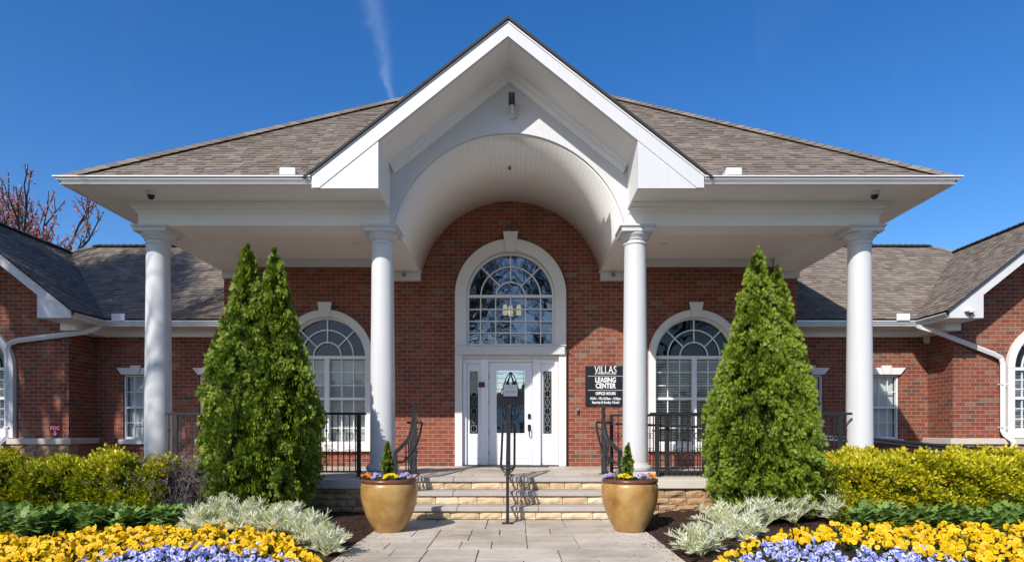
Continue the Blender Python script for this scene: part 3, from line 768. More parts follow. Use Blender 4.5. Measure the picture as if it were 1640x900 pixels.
# ---------------------------------------------------------------- side wings
WE, WR, WZ = 8.185, 10.73, 2.20                # eave line, ridge line, eave height
def sx(s, pts): return [(s*p[0], *p[1:]) for p in pts]
for s in (-1, 1):
    wx = (6.27, 7.87)
    rect = lambda c: [(s*c-.30, -.197), (s*c+.30, -.197), (s*c+.30, 1.157), (s*c-.30, 1.157)]
    a, b = sorted((s*5.6, s*8.78))
    holed_wall('recessed_wall', [(a, -1.25), (b, -1.25), (b, 2.07), (a, 2.07)], [rect(c) for c in wx], 13.15, 13.35, M['red_brick'], B)
    mb = MB(); mb.box(*sorted((s*8.78, s*9.0)), 12.65, 13.15, -.17, 2.085); mb.build('return_wall', M['red_brick'], B)
    out = [(s*8.78, -.17), (s*12.68, -.17), (s*12.68, 2.5), (s*WR, 4.06), (s*8.78, 2.5)]
    holed_wall('gable_wall', out, [arch_loop(s*WR, 1.21, .84, -.14)], 12.4, 12.65, M['red_brick'], B)
    arched_window(s*WR, .2, 1.21, -.02, .9)
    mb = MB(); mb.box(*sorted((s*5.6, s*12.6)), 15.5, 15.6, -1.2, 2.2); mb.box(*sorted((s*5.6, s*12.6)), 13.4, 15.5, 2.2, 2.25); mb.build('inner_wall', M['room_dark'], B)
    mb = MB(); mb.box(*sorted((s*12.43, s*12.68)), 12.65, 20, -1.2, 2.4); mb.build('side_wall', M['red_brick'], B)
    for c in wx:
        mb = MB(); cx = s*c
        mb.prism([(cx-.31, 1.157), (cx+.31, 1.157), (cx+.42, 1.30), (cx-.42, 1.30)], 13.10, 13.20)
        mb.prism([(cx-.07, 1.157), (cx+.07, 1.157), (cx+.11, 1.345), (cx-.11, 1.345)], 13.07, 13.11)
        w = mb.build('window', M['cream_stucco'], B, bevel=.004)
        mb = MB(); mb.box(cx-.36, cx+.36, 13.08, 13.2, -.30, -.197); mb.build('sill', M['cream_stucco'], w, bevel=.004)
        mb = MB()
        mb.box(cx-.30, cx-.265, 13.19, 13.27, -.197, 1.157); mb.box(cx+.265, cx+.30, 13.19, 13.27, -.197, 1.157)
        mb.box(cx-.265, cx+.265, 13.19, 13.27, 1.12, 1.157); mb.box(cx-.265, cx+.265, 13.19, 13.27, -.197, -.15); mb.box(cx-.265, cx+.265, 13.20, 13.27, .45, .49)
        mb.build('frame', M['window_white'], w, bevel=.003)
        mb = MB(); grid_bars(mb, [cx-.09, cx+.09], [.80, .15], -.15, 1.12, cx-.265, cx+.265, .007, 13.21, 13.235); mb.build('muntin', M['window_white'], w)
        mb = MB(); mb.box(cx-.27, cx+.27, 13.245, 13.249, -.17, 1.14); mb.build('pane', M['window_glass'], w)
        mb = MB(); blind(mb, cx-.265, cx+.265, 13.31, -.15, 1.09, 1.35, .045); mb.build('blind', M['blind_white'], w)
    # stone ledge and stone foundation
    mb = MB(); mb.plan(sx(s, [(8.66, 12.28), (8.66, 13.15), (8.79, 13.15), (8.79, 12.41), (12.8, 12.41), (12.8, 12.28)]), -.285, -.17)
    mb.build('stone_ledge', M['limestone_ledge'], B, bevel=.006)
    # rake fascia, soffit and roof of the gabled wing
    q = [(8.20, 2.085), (8.20, 2.235), (WR, 4.26), (2*WR-8.2, 2.235), (2*WR-8.2, 2.085), (2*WR-8.83, 2.085), (2*WR-8.83, 2.516), (WR, 4.036), (8.83, 2.516), (8.83, 2.085)]
    mb = MB(); mb.prism([(s*x, z) for x, z in q], 11.65, 11.69); mb.build('rake_fascia', M['white_paint'], B)
    mb = MB()
    mb.prism([(s*8.83, 2.516), (s*WR, 4.036), (s*WR, 4.06), (s*8.81, 2.54)], 11.69, 12.4); mb.prism([(s*(2*WR-8.83), 2.516), (s*WR, 4.036), (s*WR, 4.06), (s*(2*WR-8.81), 2.54)], 11.69, 12.4)
    mb.box(*sorted((s*8.80, s*8.83)), 11.69, 12.4, 2.085, 2.53)
    mb.box(*sorted((s*8.20, s*8.80)), 11.69, 13.15, 2.085, 2.10)
    mb.box(*sorted((s*5.6, s*8.20)), 12.62, 13.15, 2.085, 2.10)
    mb.box(*sorted((s*5.6, s*8.50)), 13.09, 13.15, 1.945, 2.084); mb.box(*sorted((s*8.50, s*8.80)), 12.20, 13.15, 1.945, 2.084)
    mb.build('wing_soffit', M['soffit_cream'], B)
    mb = MB(); mb.prism([(s*8.19, 2.24), (s*WR, 4.272), (s*WR, 4.31), (s*8.13, 2.225)], 11.61, 11.69); mb.build('rake_drip_edge', M['grey_plastic'], B)
    rzz = lambda x: WZ+.8*(x-WE)+.06
    shingle('wing_roof_slope', sx(s, [(8.13, 11.60, rzz(8.13)), (8.13, 12.57, rzz(8.13)), (WR, 15.15, rzz(WR)), (WR, 11.60, rzz(WR))]), (0, 1, 0))
    shingle('wing_roof_slope', sx(s, [(2*WR-8.13, 11.60, rzz(8.13)), (WR, 11.60, rzz(WR)), (WR, 18, rzz(WR)), (2*WR-8.13, 18, rzz(8.13))]), (0, 1, 0), exposure=.25)
    ry = lambda y: WZ+.8*(y-12.6)+.06
    shingle('wing_roof_slope', sx(s, [(5.6, 12.55, ry(12.55)), (8.14, 12.55, ry(12.55)), (WR, 15.15, ry(15.15)), (10.3, 15.42, ry(15.42)), (5.6, 15.42, ry(15.42))]), (1, 0, 0))
    caps('ridge_cap', (s*5.6, 15.42, ry(15.42)+.02), (s*10.3, 15.42, ry(15.42)+.02), mat=M['roof_edge'])
    caps('ridge_cap', (s*10.3, 15.42, ry(15.42)), (s*WR, 15.15, rzz(WR)))
    caps('ridge_cap', (s*WR, 11.6, rzz(WR)+.02), (s*WR, 15.15, rzz(WR)+.02), mat=M['roof_edge'])
    pth = [(5.6, 12.68), (8.27, 12.68), (8.27, 11.69)] if s > 0 else [(-8.27, 11.69), (-8.27, 12.68), (-5.6, 12.68)]
    mb = MB(); mb.sweep(pth, GUT(2.095, .85)); mb.build('gutter', M['white_gutter'], B)
    mb = MB(); x0 = 7.75 if s > 0 else -8.02
    mb.box(x0, x0+.27, 12.53, 12.55, 2.19, 2.33); mb.build('splash_guard', M['white_gutter'], B, bevel=.008)
    # downspout: under the gutter corner, across to the gable wall, down, and out at the foot
    mb = MB()
    if s > 0: pts = [(8.22, 12.60, 2.10), (8.23, 12.52, 2.06), (8.32, 12.34, 1.97), (9.55, 12.33, 1.49), (9.68, 12.33, 1.42), (9.72, 12.33, 1.30), (9.72, 12.33, -.03), (9.74, 12.30, -.10), (9.82, 12.2, -.22), (9.84, 12.18, -.50)]
    else: pts = [(-8.28, 12.60, 2.10), (-8.29, 12.50, 2.04), (-8.40, 12.34, 1.93), (-9.75, 12.33, 1.76), (-9.90, 12.33, 1.70), (-9.94, 12.33, 1.58), (-9.94, 12.33, -.10), (-9.96, 12.30, -.17), (-10.03, 12.2, -.30), (-10.05, 12.18, -.60)]
    mb.tube(pts, .043, square=True); ds = mb.build('downspout', M['white_gutter'], B, bevel=.008)
    x = pts[6][0]
    for z in (.9, .05): mb = MB(); mb.box(x-.052, x+.052, 12.28, 12.40, z-.012, z+.012); mb.build('strap', M['white_gutter'], ds)

# ---------------------------------------------------------------- columns
def column(x, y=9.60):
    mb = MB()
    zs = [(-.50, .190), (.0, .189), (.8, .184), (1.6, .176), (2.4, .168), (2.80, .164)]
    mb.lathe(x, y, [(r, z) for z, r in zs]+[(.165, 2.815), (.178, 2.822), (.182, 2.835), (.178, 2.848), (.166, 2.855), (.166, 2.88)], 40)
    c = smooth_angle(mb.build('column', M['white_paint'], B))
    mb = MB(); mb.lathe(x, y, [(.166, 2.88), (.182, 2.885), (.184, 2.90), (.205, 2.925), (.228, 2.945), (.235, 2.965), (.235, 2.98)], 40)
    mb.box(x-.245, x+.245, y-.245, y+.245, 2.98, 3.035); mb.box(x-.255, x+.255, y-.255, y+.255, 3.035, 3.05); mb.box(x-.27, x+.27, y-.27, y+.27, 3.05, SPR-.002)
    smooth_angle(mb.build('capital', M['white_paint'], c))
    mb = MB(); mb.lathe(x, y, [(.20, -.625), (.238, -.615), (.252, -.59), (.25, -.56), (.235, -.54), (.212, -.53), (.212, -.52), (.198, -.51), (.191, -.50)], 40)
    mb.box(x-.26, x+.26, y-.26, y+.26, DK+.004, -.625)
    smooth_angle(mb.build('column_base', M['white_paint'], c))
for x in (-5.39, -1.94, 1.94, 5.39): column(x)

# ceiling fittings, part of the building
def ceiling_light(x, y, z, r, tiltx=0):
    nrm = Vector((tiltx, 0, -1)).normalized(); p = Vector(wpt((x, y, z)))
    mb = MB(True); mb.tube([p-nrm*.02, p+nrm*.012], r, n=24); o = mb.build('recessed_light', M['white_paint'], B)
    mb = MB(True); mb.tube([p+nrm*.0125, p+nrm*.014], r*.72, n=24); mb.build('lens', M['soffit_cream'], o)
def on_vault(x, y): return (x, y, math.sqrt(AR*AR-x*x)+AC, x/AR)
for x, y in ((-.95, 10.35), (.86, 10.3), (-1.0, 11.6), (.90, 11.6)):
    a = on_vault(x, y); t = x/math.sqrt(AR*AR-x*x); ceiling_light(a[0], a[1], a[2], .075, -t)
for s in (-1, 1): ceiling_light(s*2.75, 11.2, 3.33, .07)
mb = MB(); sz = AC+AR; mb.tube([(0, 10.55, sz+.02), (0, 10.55, sz-.02)], .035, n=14); mb.tube([(0, 10.55, sz-.02), (0, 10.55, sz-.07)], .010); mb.box(-.03, .03, 10.54, 10.56, sz-.055, sz-.05)
mb.box(-.025, .025, 10.53, 10.57, sz-.085, sz-.08)
mb.build('sprinkler_head', M['lead_came'], B)

# ---------------------------------------------------------------- paving, deck, steps
def ashlar(x0, x1, y0, y1, rg, mn=.28, mx=.95, big=1.0):
    """irregular rectangles filling a rectangle"""
    out = []
    def rec(a, b, c, d):
        w, h = b-a, d-c
        if (w <= mx and h <= mx*.75) and (rg.random() < .75 or (w < mn*2 and h < mn*2)): out.append((a, b, c, d)); return
        if w/h > 1.25 or (w > mx and h <= mx*.75):
            if w < 2*mn: out.append((a, b, c, d)); return
            t = rg.uniform(max(mn, w*.3), min(w-mn, w*.7)) if w*.3 < w-mn else w/2; rec(a, a+t, c, d); rec(a+t, b, c, d)
        else:
            if h < 2*mn: out.append((a, b, c, d)); return
            t = rg.uniform(max(mn, h*.3), min(h-mn, h*.7)) if h*.3 < h-mn else h/2; rec(a, b, c, c+t); rec(a, b, c+t, d)
    rec(x0, x1, y0, y1); return out
def flags(mb, x0, x1, y0, y1, z, rg, gap=.006, th=.012):
    for a, b, c, d in ashlar(x0, x1, y0, y1, rg):
        j = lambda: rg.uniform(-.003, .003)
        zz = z+rg.uniform(-.0012, .0012)
        t = [(a+gap+j(), c+gap+j(), zz), (b-gap+j(), c+gap+j(), zz), (b-gap+j(), d-gap+j(), zz), (a+gap+j(), d-gap+j(), zz)]
        lo = [(p[0]+(-.004 if i in (0, 3) else .004), p[1]+(-.004 if i < 2 else .004), z-th) for i, p in enumerate(t)]
        mb.add(t+lo, [(0, 1, 2, 3), (4, 5, 1, 0), (5, 6, 2, 1), (6, 7, 3, 2), (7, 4, 0, 3)])
def rough_block(mb, x0, x1, yf, yb, z0, z1, rg, amp=.008, n=5, m=3):
    g = .004; x0 += g; x1 -= g; z0 += g*.7; z1 -= g*.7; vs = []
    n = max(2, int((x1-x0)/.06)); sd = rg.random()*50; ox = rg.uniform(-.006, .006)
    for j in range(m+1):
        for i in range(n+1):
            e = (i in (0, n)) or (j in (0, m))
            xx = x0+(x1-x0)*i/n; zz = z0+(z1-z0)*j/m
            d = (noise.noise(Vector((xx*11+sd, zz*15, sd)))*amp*1.6+rg.uniform(-.35, .35)*amp)-(0 if e else amp*.9)
            vs.append((xx+(0 if e else rg.uniform(-.006, .006)), yf+ox+(.006 if e else 0)+d, zz))
    fs = [(j*(n+1)+i, j*(n+1)+i+1, (j+1)*(n+1)+i+1, (j+1)*(n+1)+i) for j in range(m) for i in range(n)]
    k = len(vs); vs += [(x0, yb, z0), (x1, yb, z0), (x1, yb, z1), (x0, yb, z1)]
    bot = list(range(n+1)); top = [m*(n+1)+i for i in range(n+1)]; lf = [j*(n+1) for j in range(m+1)]; rt = [j*(n+1)+n for j in range(m+1)]
    fs += [tuple(bot[::-1])+(k, k+1), tuple(top)+(k+2, k+3), tuple(lf)+(k+3, k), tuple(rt[::-1])+(k+1, k+2)]
    mb.add(vs, fs)
rg = random.Random(21)
S = empty('entrance_steps', (X0, 8.95, 0), 'three broad steps of tan stone blocks with grey treads leading up to the front door', 'steps')
for k, (yn, zt) in enumerate(((9.25, DK), (8.95, DK-.18), (8.65, DK-.36))):
    mb = MB(); x = -1.78
    segs = []
    while x < 1.78:
        w = rg.uniform(.9, 1.3); e = min(1.78, x+w) if x+w < 1.45 else 1.78; segs.append((x, e)); x = e
    for a, b in segs: mb.box(a+.002, b-.002, yn, yn+(.345 if k else .30), zt-.065, zt)
    tr = mb.build('tread', M['bluestone_tread'], S, bevel=.008)
    mb = MB(); x = -1.78
    while x < 1.775:
        w = rg.uniform(.22, .50); e = min(1.78, x+w) if x+w < 1.55 else 1.78
        rough_block(mb, x, e, yn+.035, yn+.25, zt-.18+.001, zt-.066, rg); x = e
    mb.build('riser', M['tan_block'], tr)
    mb = MB(); mb.box(-1.775, 1.775, yn+.06, yn+.25, zt-.18, zt-.066); mb.build('riser_joint', M['paving_joint'], tr)

mb = MB()
mb.box(-1.78, 1.78, 9.55, 12.2, DK-.15, DK-.012); 
for s in (-1, 1): mb.box(*sorted((s*1.785, s*6.0)), 9.2, 12.2, DK-.15, DK-.012)
mb.build('porch_floor', M['paving_joint'], B)
mb = MB(); flags(mb, -1.785, 1.785, 9.56, 12.2, DK, rg)
for s in (-1, 1): flags(mb, *sorted((s*1.785, s*6.0)), 9.22, 12.2, DK, rg)
mb.build('porch_paving', M['stamped_paving'], B)
for s in (-1, 1):
    mb = MB(); x = 1.79
    while x < 6.0:
        e = min(6.05, x+rg.uniform(.9, 1.2)); mb.box(*sorted((s*(x+.002), s*(e-.002))), 8.88, 9.218, DK-.13, DK); x = e
    mb.build('porch_edge_slab', M['limestone_ledge'], B, bevel=.008)
    mb = MB(); z = G0-.02
    while z < DK-.14:
        h = rg.uniform(.07, .125); z1 = min(DK-.131, z+h)
        if DK-.131-z1 < .05: z1 = DK-.131
        x = 1.80
        while x < 6.0:
            e = x+rg.uniform(.14, .40); rough_block(mb, *sorted((s*x, s*e)), 8.935, 9.2, z, z1, rg, .014); x = e
        z = z1
    mb.build('porch_veneer', M['veneer_stone'], B)
    mb = MB(); mb.box(*sorted((s*1.80, s*6.0)), 8.97, 9.2, G0, DK-.13); mb.build('veneer_joint', M['mulch'], B)
    mb = MB(); z = -1.25
    while z < -.29:
        z1 = min(-.286, z+rg.uniform(.08, .14)); x = 8.72
        if -.286-z1 < .05: z1 = -.286
        while x < 12.7:
            e = x+rg.uniform(.16, .45); rough_block(mb, *sorted((s*x, s*e)), 12.33, 12.6, z, z1, rg, .014); x = e
        z = z1
    mb.box(*sorted((s*8.74, s*8.99)), 12.42, 13.15, -1.25, -.286)
    mb.box(*sorted((s*8.9, s*12.6)), 12.42, 12.6, -1.25, -.17)
    mb.build('foundation_veneer', M['veneer_stone'], B)

def structure(o): o['kind'] = 'structure'; return o
mb = MB(True); mb.add([(-400, -300, -.06), (400, -300, -.06), (400, 500, -.06), (-400, 500, -.06)], [(0, 1, 2, 3)])
structure(mb.build('ground', M['grass']))
mb = MB(True); mb.add([(-60, -14, -.03), (60, -14, -.03), (60, 1.6, -.03), (-60, 1.6, -.03)], [(0, 1, 2, 3)])
structure(mb.build('driveway', M['asphalt']))
WL, WR_ = -1.775, 1.60                          # walk edges, world x
mb = MB(True); mb.box(WL, WR_, 1.6, 8.68, -.2, -.012)
jb = structure(mb.build('walkway_base', M['paving_joint']))
mb = MB(True); flags(mb, WL, WR_, 1.6, 8.68, 0.0, random.Random(5), gap=.0075)
structure(mb.build('walkway', M['stamped_paving']))

# mulch beds, mounded sheets
def bed_z(x, y):
    t = min(1, max(0, (abs(x-(-.09))-1.68)/.6)); f = min(1, max(0, (9.2-y)/.6))
    return -.02+.10*t+.015*noise.noise(Vector((x*1.3, y*1.3, 0)))+.016*noise.noise(Vector((x*7, y*7, 2)))
for s in (-1, 1):
    xs = np.concatenate([np.linspace(0, 3, 60), np.linspace(3.1, 14, 60)]); ys_ = np.linspace(1.6, 13.3, 150)
    vs = []
    edge = WL if s < 0 else WR_
    for y in ys_:
        for x in xs:
            X = edge+s*x; vs.append((X, y, bed_z(X, y)))
    nx = len(xs); fs = [(j*nx+i, j*nx+i+1, (j+1)*nx+i+1, (j+1)*nx+i) for j in range(len(ys_)-1) for i in range(nx-1)]
    me = bpy.data.meshes.new('mulch_bed'); me.from_pydata(vs, [], fs)
    structure(link('mulch_bed', me, M['mulch'], None, smooth=True, uv=False))
    # shredded bark chips
    n = 9000; r1 = NP.uniform(0, 1, n)**1.3*2.8
    X = edge+s*(r1-.02); Y = NP.uniform(4.8, 8.95, n)
    Z = np.array([bed_z(a, b) for a, b in zip(X, Y)])+.004
    d = np.stack([NP.normal(0, .35, n), NP.normal(0, .35, n), np.ones(n)], 1)
    tv = [(-.5, -.5, 0), (.5, -.5, 0), (.5, .5, 0), (-.5, .5, 0), (-.4, -.4, .5), (.4, -.4, .5), (.4, .4, .5), (-.4, .4, .5)]
    tf = [(4, 5, 6, 7), (0, 1, 5, 4), (1, 2, 6, 5), (2, 3, 7, 6), (3, 0, 4, 7)]
    sc = np.stack([NP.uniform(.012, .045, n), NP.uniform(.004, .012, n), NP.uniform(.004, .01, n)], 1)
    tag(scatter('bark_mulch', tv, tf, np.stack([X, Y, Z], 1), basis(d), sc, M['mulch']), 'dark shredded bark mulch lying on the bed %s the paved walk' % ('to the left of' if s < 0 else 'to the right of'), 'mulch', kind='stuff')

# mulch crumbs and grit kicked onto the edges of the walk
for s in (-1, 1):
    n = 260; e = NP.exponential(.12, n); X = (WL if s < 0 else WR_)-s*e; Y = NP.uniform(5.2, 8.6, n)
    d = np.stack([NP.normal(0, .2, n), NP.normal(0, .2, n), np.ones(n)], 1)
    sc = np.stack([NP.uniform(.006, .022, n), NP.uniform(.003, .008, n), NP.uniform(.003, .006, n)], 1)
    tag(scatter('bark_crumbs', tv, tf, np.stack([X, Y, np.full(n, .003)], 1), basis(d), sc, M['mulch']), 'scattered bark crumbs on the %s edge of the paved walk' % ('left' if s < 0 else 'right'), 'mulch', kind='stuff')
# ------------------------------------------------------------------ railings
def catmull(pts, k=6):
    P = [Vector(p) for p in pts]; P = [P[0]*2-P[1]]+P+[P[-1]*2-P[-2]]; out = []
    for i in range(1, len(P)-2):
        for j in range(k):
            t = j/k; a, b, c, d = P[i-1], P[i], P[i+1], P[i+2]
            out.append(.5*((2*b)+(-a+c)*t+(2*a-5*b+4*c-d)*t*t+(-a+3*b-3*c+d)*t**3))
    return out+[P[-2]]
def scroll_shape(mb, x, y, z, r=.032, flip=1):
    for s in (-1, 1):
        pts = [(x+s*(r+r*math.cos(math.pi-a*.55))*1.0, y, z+flip*(r*math.sin(a*.55)+.004*a)) for a in range(9)]
        mb.tube(pts, .005, n=5)
def baluster_mesh(name, h, kind):
    """upright at the origin, base at z=0, world units"""
    mb = MB(True); mb.box(-.007, .007, -.007, .007, 0, h)
    if kind == 0:
        for z in (.30*h, .72*h): mb.box(-.015, .015, -.015, .015, z-.013, z+.013)
    else:
        for z in (.33*h, .62*h):
            scroll_shape(mb, 0, 0, z, .030, 1); scroll_shape(mb, 0, 0, z, .030, -1); mb.box(-.013, .013, -.013, .013, z-.012, z+.012)
    return mb.mesh(name)
BAL = {}
def baluster(parent, x, y, z, h, kind):
    """a copy sharing mesh data"""
    key = (round(h, 2), kind)
    if key not in BAL:
        me = baluster_mesh('baluster', key[0], kind); me.materials.append(M['black_iron']); box_uv(me); BAL[key] = me
    o = bpy.data.objects.new('baluster', BAL[key]); col.objects.link(o); o.parent = parent
    o.location = Vector((x, y, z))-parent.location
IR = M['black_iron']
dz = DK+CAMZ                                   # deck height in world
def railing(xa, xb, y, posts, label, group=None, h=.967, step=.088):
    """xa, xb in building coordinates, along x"""
    r = empty('porch_railing', ((xa+xb)/2+X0, y, dz), label, 'railing', group)
    mb = MB(); mb.box(xa, xb, y-.022, y+.022, DK+h-.035, DK+h); mb.build('top_rail', IR, r, bevel=.006)
    mb = MB(); mb.box(xa, xb, y-.014, y+.014, DK+.065, DK+.09); mb.build('bottom_rail', IR, r)
    for p in posts:
        mb = MB(); mb.box(p-.028, p+.028, y-.028, y+.028, DK+.002, DK+h-.035); mb.box(p-.05, p+.05, y-.05, y+.05, DK+.001, DK+.012); mb.build('post', IR, r)
    x = xa+step*.6; i = 0
    while x < xb-.03:
        if all(abs(x-p) > .04 for p in posts): baluster(r, x+X0, y, dz+.09, h-.09-.035, 1 if i % 3 == 1 else 0)
        x += step; i += 1
    return r
railing(-5.18, -2.15, 9.42, [-5.02, -2.26], 'black iron porch railing left of the entrance, running behind the twin topped evergreen')
railing(2.13, 5.18, 9.42, [2.24, 2.95, 5.0], 'black iron porch railing right of the entrance, closest to the front edge of the deck')
# ramp railing inside the right bay
rr = railing(1.66, 3.9, 10.35, [1.69, 2.62, 3.5], 'black iron inner railing standing on the porch behind the right front railing')
mb = MB(True); mb.tube([Vector(wpt(p)) for p in ((1.75, 10.26, .10), (2.9, 10.26, .055), (3.9, 10.26, .03))], .019)
for x in (1.9, 2.9, 3.8): mb.tube([Vector(wpt((x, 10.26, .06))), Vector(wpt((x, 10.34, .05)))], .008)
mb.build('handrail', IR, rr)
mb = MB(); mb.box(2.05, 3.05, 9.62, 9.70, DK+.005, DK+.05); tag(mb.build('threshold_ramp_edge', IR), 'low black metal edge strip lying on the deck behind the right porch railing', 'edge strip')
# ramp handrail descending along the right wing
hr = empty('ramp_handrail', (7.0, 11.6, 0.0), 'long black pipe handrail sloping down past the right wing behind the yellow hedge', 'handrail')
for k, (dy, dzz) in enumerate(((0, 0), (-.12, -.065))):
    mb = MB(True); mb.tube([(5.2, 11.6+dy, 1.248-.10+dzz), (6.6, 11.6+dy, 1.248-.165+dzz), (8.0, 11.6+dy, 1.248-.31+dzz), (8.95, 11.6+dy, 1.248-.36+dzz)], .030, n=10)
    mb.build('rail', IR, hr, smooth=True)
for x, z in ((5.3, 1.13), (7.9, .91), (6.55, 1.05), (8.85, .84)):
    mb = MB(True); mb.tube([(x, 11.55, .05), (x, 11.55, z)], .017, square=True); mb.build('post', IR, hr)

# curved stair rails, one each side
def stair_rail(s, label):
    base = (s*1.62+X0, 9.2, 0)
    r = empty('stair_railing', base, label, 'railing', None)
    X = lambda x: s*x
    top = catmull([Vector(wpt(p)) for p in ((X(1.50), 9.98, .375), (X(1.48), 9.75, .33), (X(1.43), 9.3, .085), (X(1.42), 8.95, -.11), (X(1.48), 8.76, -.22), (X(1.555), 8.62, -.31))], 6)
    mb = MB(True); mb.tube(top, .022, square=True); mb.box(*sorted((s*1.40+X0, s*1.60+X0)), 9.93, 9.97, CAMZ+.36, CAMZ+.385)
    mb.build('top_rail', IR, r, bevel=.004)
    low = catmull([Vector(wpt(p)) for p in ((X(1.64), 10.02, .115), (X(1.50), 10.01, .115), (X(1.40), 9.98, .115), (X(1.375), 9.8, .05), (X(1.36), 9.55, -.07), (X(1.36), 9.2, -.235), (X(1.385), 8.95, -.34), (X(1.46), 8.70, -.44), (X(1.56), 8.63, -.445))], 5)
    mb = MB(True); mb.tube(low, .017, n=8)
    for (px, py, pz) in ((1.38, 9.75, .03), (1.37, 9.2, -.23)): mb.tube([Vector(wpt((X(px-.02), py, pz))), Vector(wpt((X(px+.06), py, pz-.02)))], .008, n=5)
    mb.build('handrail', IR, r, smooth=True)
    bot = catmull([Vector(wpt(p)) for p in ((X(1.50), 9.95, DK+.08), (X(1.46), 9.5, DK+.08), (X(1.43), 9.25, DK+.04), (X(1.42), 8.95, DK-.14), (X(1.48), 8.76, DK-.23), (X(1.555), 8.64, DK-.28))], 5)
    mb = MB(True); mb.tube(bot, .012, square=True); mb.build('bottom_rail', IR, r)
    for q in (top[0], top[-1]):
        p = Vector(q); zb = dz if p.y > 9.3 else dz-.36
        mb = MB(True); mb.box(p.x-.025, p.x+.025, p.y-.025, p.y+.025, zb+.002, p.z); mb.box(p.x-.06, p.x+.06, p.y-.05, p.y+.05, zb+.001, zb+.012); mb.build('post', IR, r)
    def zat(curve, y):
        best = min(curve, key=lambda q: abs(q.y-y)); return best
    y = 9.84; i = 0
    while y > 8.74:
        a = zat(top, y); b = zat(bot, y); h = round(a.z-b.z-.02, 2)
        baluster(r, a.x, y, b.z, h, 1 if i % 3 == 1 else 0); y -= .092; i += 1
stair_rail(-1, 'black iron stair railing curving down the left side of the steps behind the left planter')
stair_rail(1, 'black iron stair railing curving down the right side of the steps behind the right planter')

# centre handrail with twin grab rails
cxp = -.125
cr = empty('centre_handrail', (cxp, 9.0, 0), 'black iron double handrail standing in the middle of the entrance steps', 'handrail')
top = catmull([(cxp, 9.75, 1.60), (cxp, 9.55, 1.59), (cxp, 9.2, 1.42), (cxp, 8.7, 1.10), (cxp, 8.32, .80)], 6)
mb = MB(True); mb.tube(top, .024, square=True); mb.build('top_rail', IR, cr, bevel=.004)
for s in (-1, 1):
    c = catmull([(cxp+s*.09, 9.72, 1.352), (cxp+s*.09, 9.5, 1.33), (cxp+s*.09, 9.2, 1.19), (cxp+s*.09, 8.7, .92), (cxp+s*.088, 8.36, .76), (cxp+s*.06, 8.30, .735), (cxp, 8.28, .73)], 6)
    mb = MB(True); mb.tube(c, .0165, n=8); mb.tube([(cxp+s*.09, 9.72, 1.352), (cxp+s*.0, 9.74, 1.352)], .0165); mb.build('grab_rail', IR, cr, smooth=True)
mb = MB(True); mb.tube(catmull([(cxp-.085, 8.33, .745), (cxp-.05, 8.31, .69), (cxp, 8.305, .68), (cxp+.05, 8.31, .69), (cxp+.085, 8.33, .745)], 5), .009, n=6); mb.build('hoop', IR, cr, smooth=True)
mb = MB(True); mb.tube([(cxp, 8.32, .01), (cxp, 8.32, .80)], .021, square=True); mb.box(cxp-.075, cxp+.075, 8.26, 8.38, .001, .014); mb.build('post', IR, cr)
mb = MB(True); mb.tube([(cxp, 9.75, dz), (cxp, 9.75, 1.60)], .024, square=True); mb.box(cxp-.075, cxp+.075, 9.69, 9.81, dz+.001, dz+.014); mb.build('post', IR, cr)
mb = MB(True); mb.tube(catmull([(cxp, 9.73, dz+.07), (cxp, 9.4, dz+.06), (cxp, 9.1, dz-.02), (cxp, 8.34, dz-.40)], 5), .011, square=True); mb.build('bottom_rail', IR, cr)
bt = catmull([(cxp, 9.73, dz+.07), (cxp, 9.4, dz+.06), (cxp, 9.1, dz-.02), (cxp, 8.34, dz-.40)], 8)
y = 9.64; i = 0
while y > 8.4:
    a = min(top, key=lambda q: abs(q.y-y)); b = min(bt, key=lambda q: abs(q.y-y))
    key = (round(a.z-b.z, 2), 1 if i % 2 else 0)
    if key not in BAL:
        me = baluster_mesh('baluster', *key); me.materials.append(IR); box_uv(me); BAL[key] = me
    o = bpy.data.objects.new('baluster', BAL[key]); col.objects.link(o); o.parent = cr; o.location = Vector((cxp, y, b.z))-cr.location
    o.rotation_euler = (0, 0, math.radians(90)); y -= .10; i += 1

# ------------------------------------------------------------------ signs and small fittings
def text_mesh(body, size, x, y, z, mat, parent, name='lettering', bold=0.0, sxx=1.0, align='CENTER', space=1.0, extr=.0015):
    cu = bpy.data.curves.new(name, 'FONT'); cu.body = body; cu.size = size; cu.align_x = align; cu.align_y = 'CENTER'
    cu.extrude = extr; cu.offset = bold; cu.space_character = space; cu.resolution_u = 3
    t = bpy.data.objects.new(name, cu); col.objects.link(t)
    dg = bpy.context.evaluated_depsgraph_get(); dg.update()
    me = bpy.data.meshes.new_from_object(t.evaluated_get(dg)); bpy.data.objects.remove(t)
    me.transform(Matrix.Translation(Vector((x, y, z))) @ Matrix.Rotation(math.radians(90), 4, 'X') @ Matrix.Diagonal((sxx, 1, 1, 1)))
    me.materials.clear()
    return link(name, me, mat, parent, uv=False)
sg = empty('office_sign', (1.73, 12.18, 1.248+.86), 'black leasing center sign with white lettering and gold lines on the brick wall', 'sign')
mb = MB(True); x0, x1 = 1.335, 2.13; zc = lambda py: CAMZ+(688-py)/82
mb.box(x0, x1, 12.165, 12.198, zc(649.5), zc(586)); mb.build('sign_panel', M['sign_black'], sg, bevel=.003)
yc = 12.163; xc = (969.5-828)/82
text_mesh('VILLAS', .20, xc, yc, zc(592.6), M['sign_white'], sg, bold=-.0005, sxx=.74)
text_mesh('AT PRINCETON LAKES', .066, xc, yc, zc(598.4), M['sign_white'], sg, sxx=.62)
text_mesh('LEASING', .135, xc, yc, zc(608.8), M['sign_white'], sg, bold=.0045, sxx=.78)
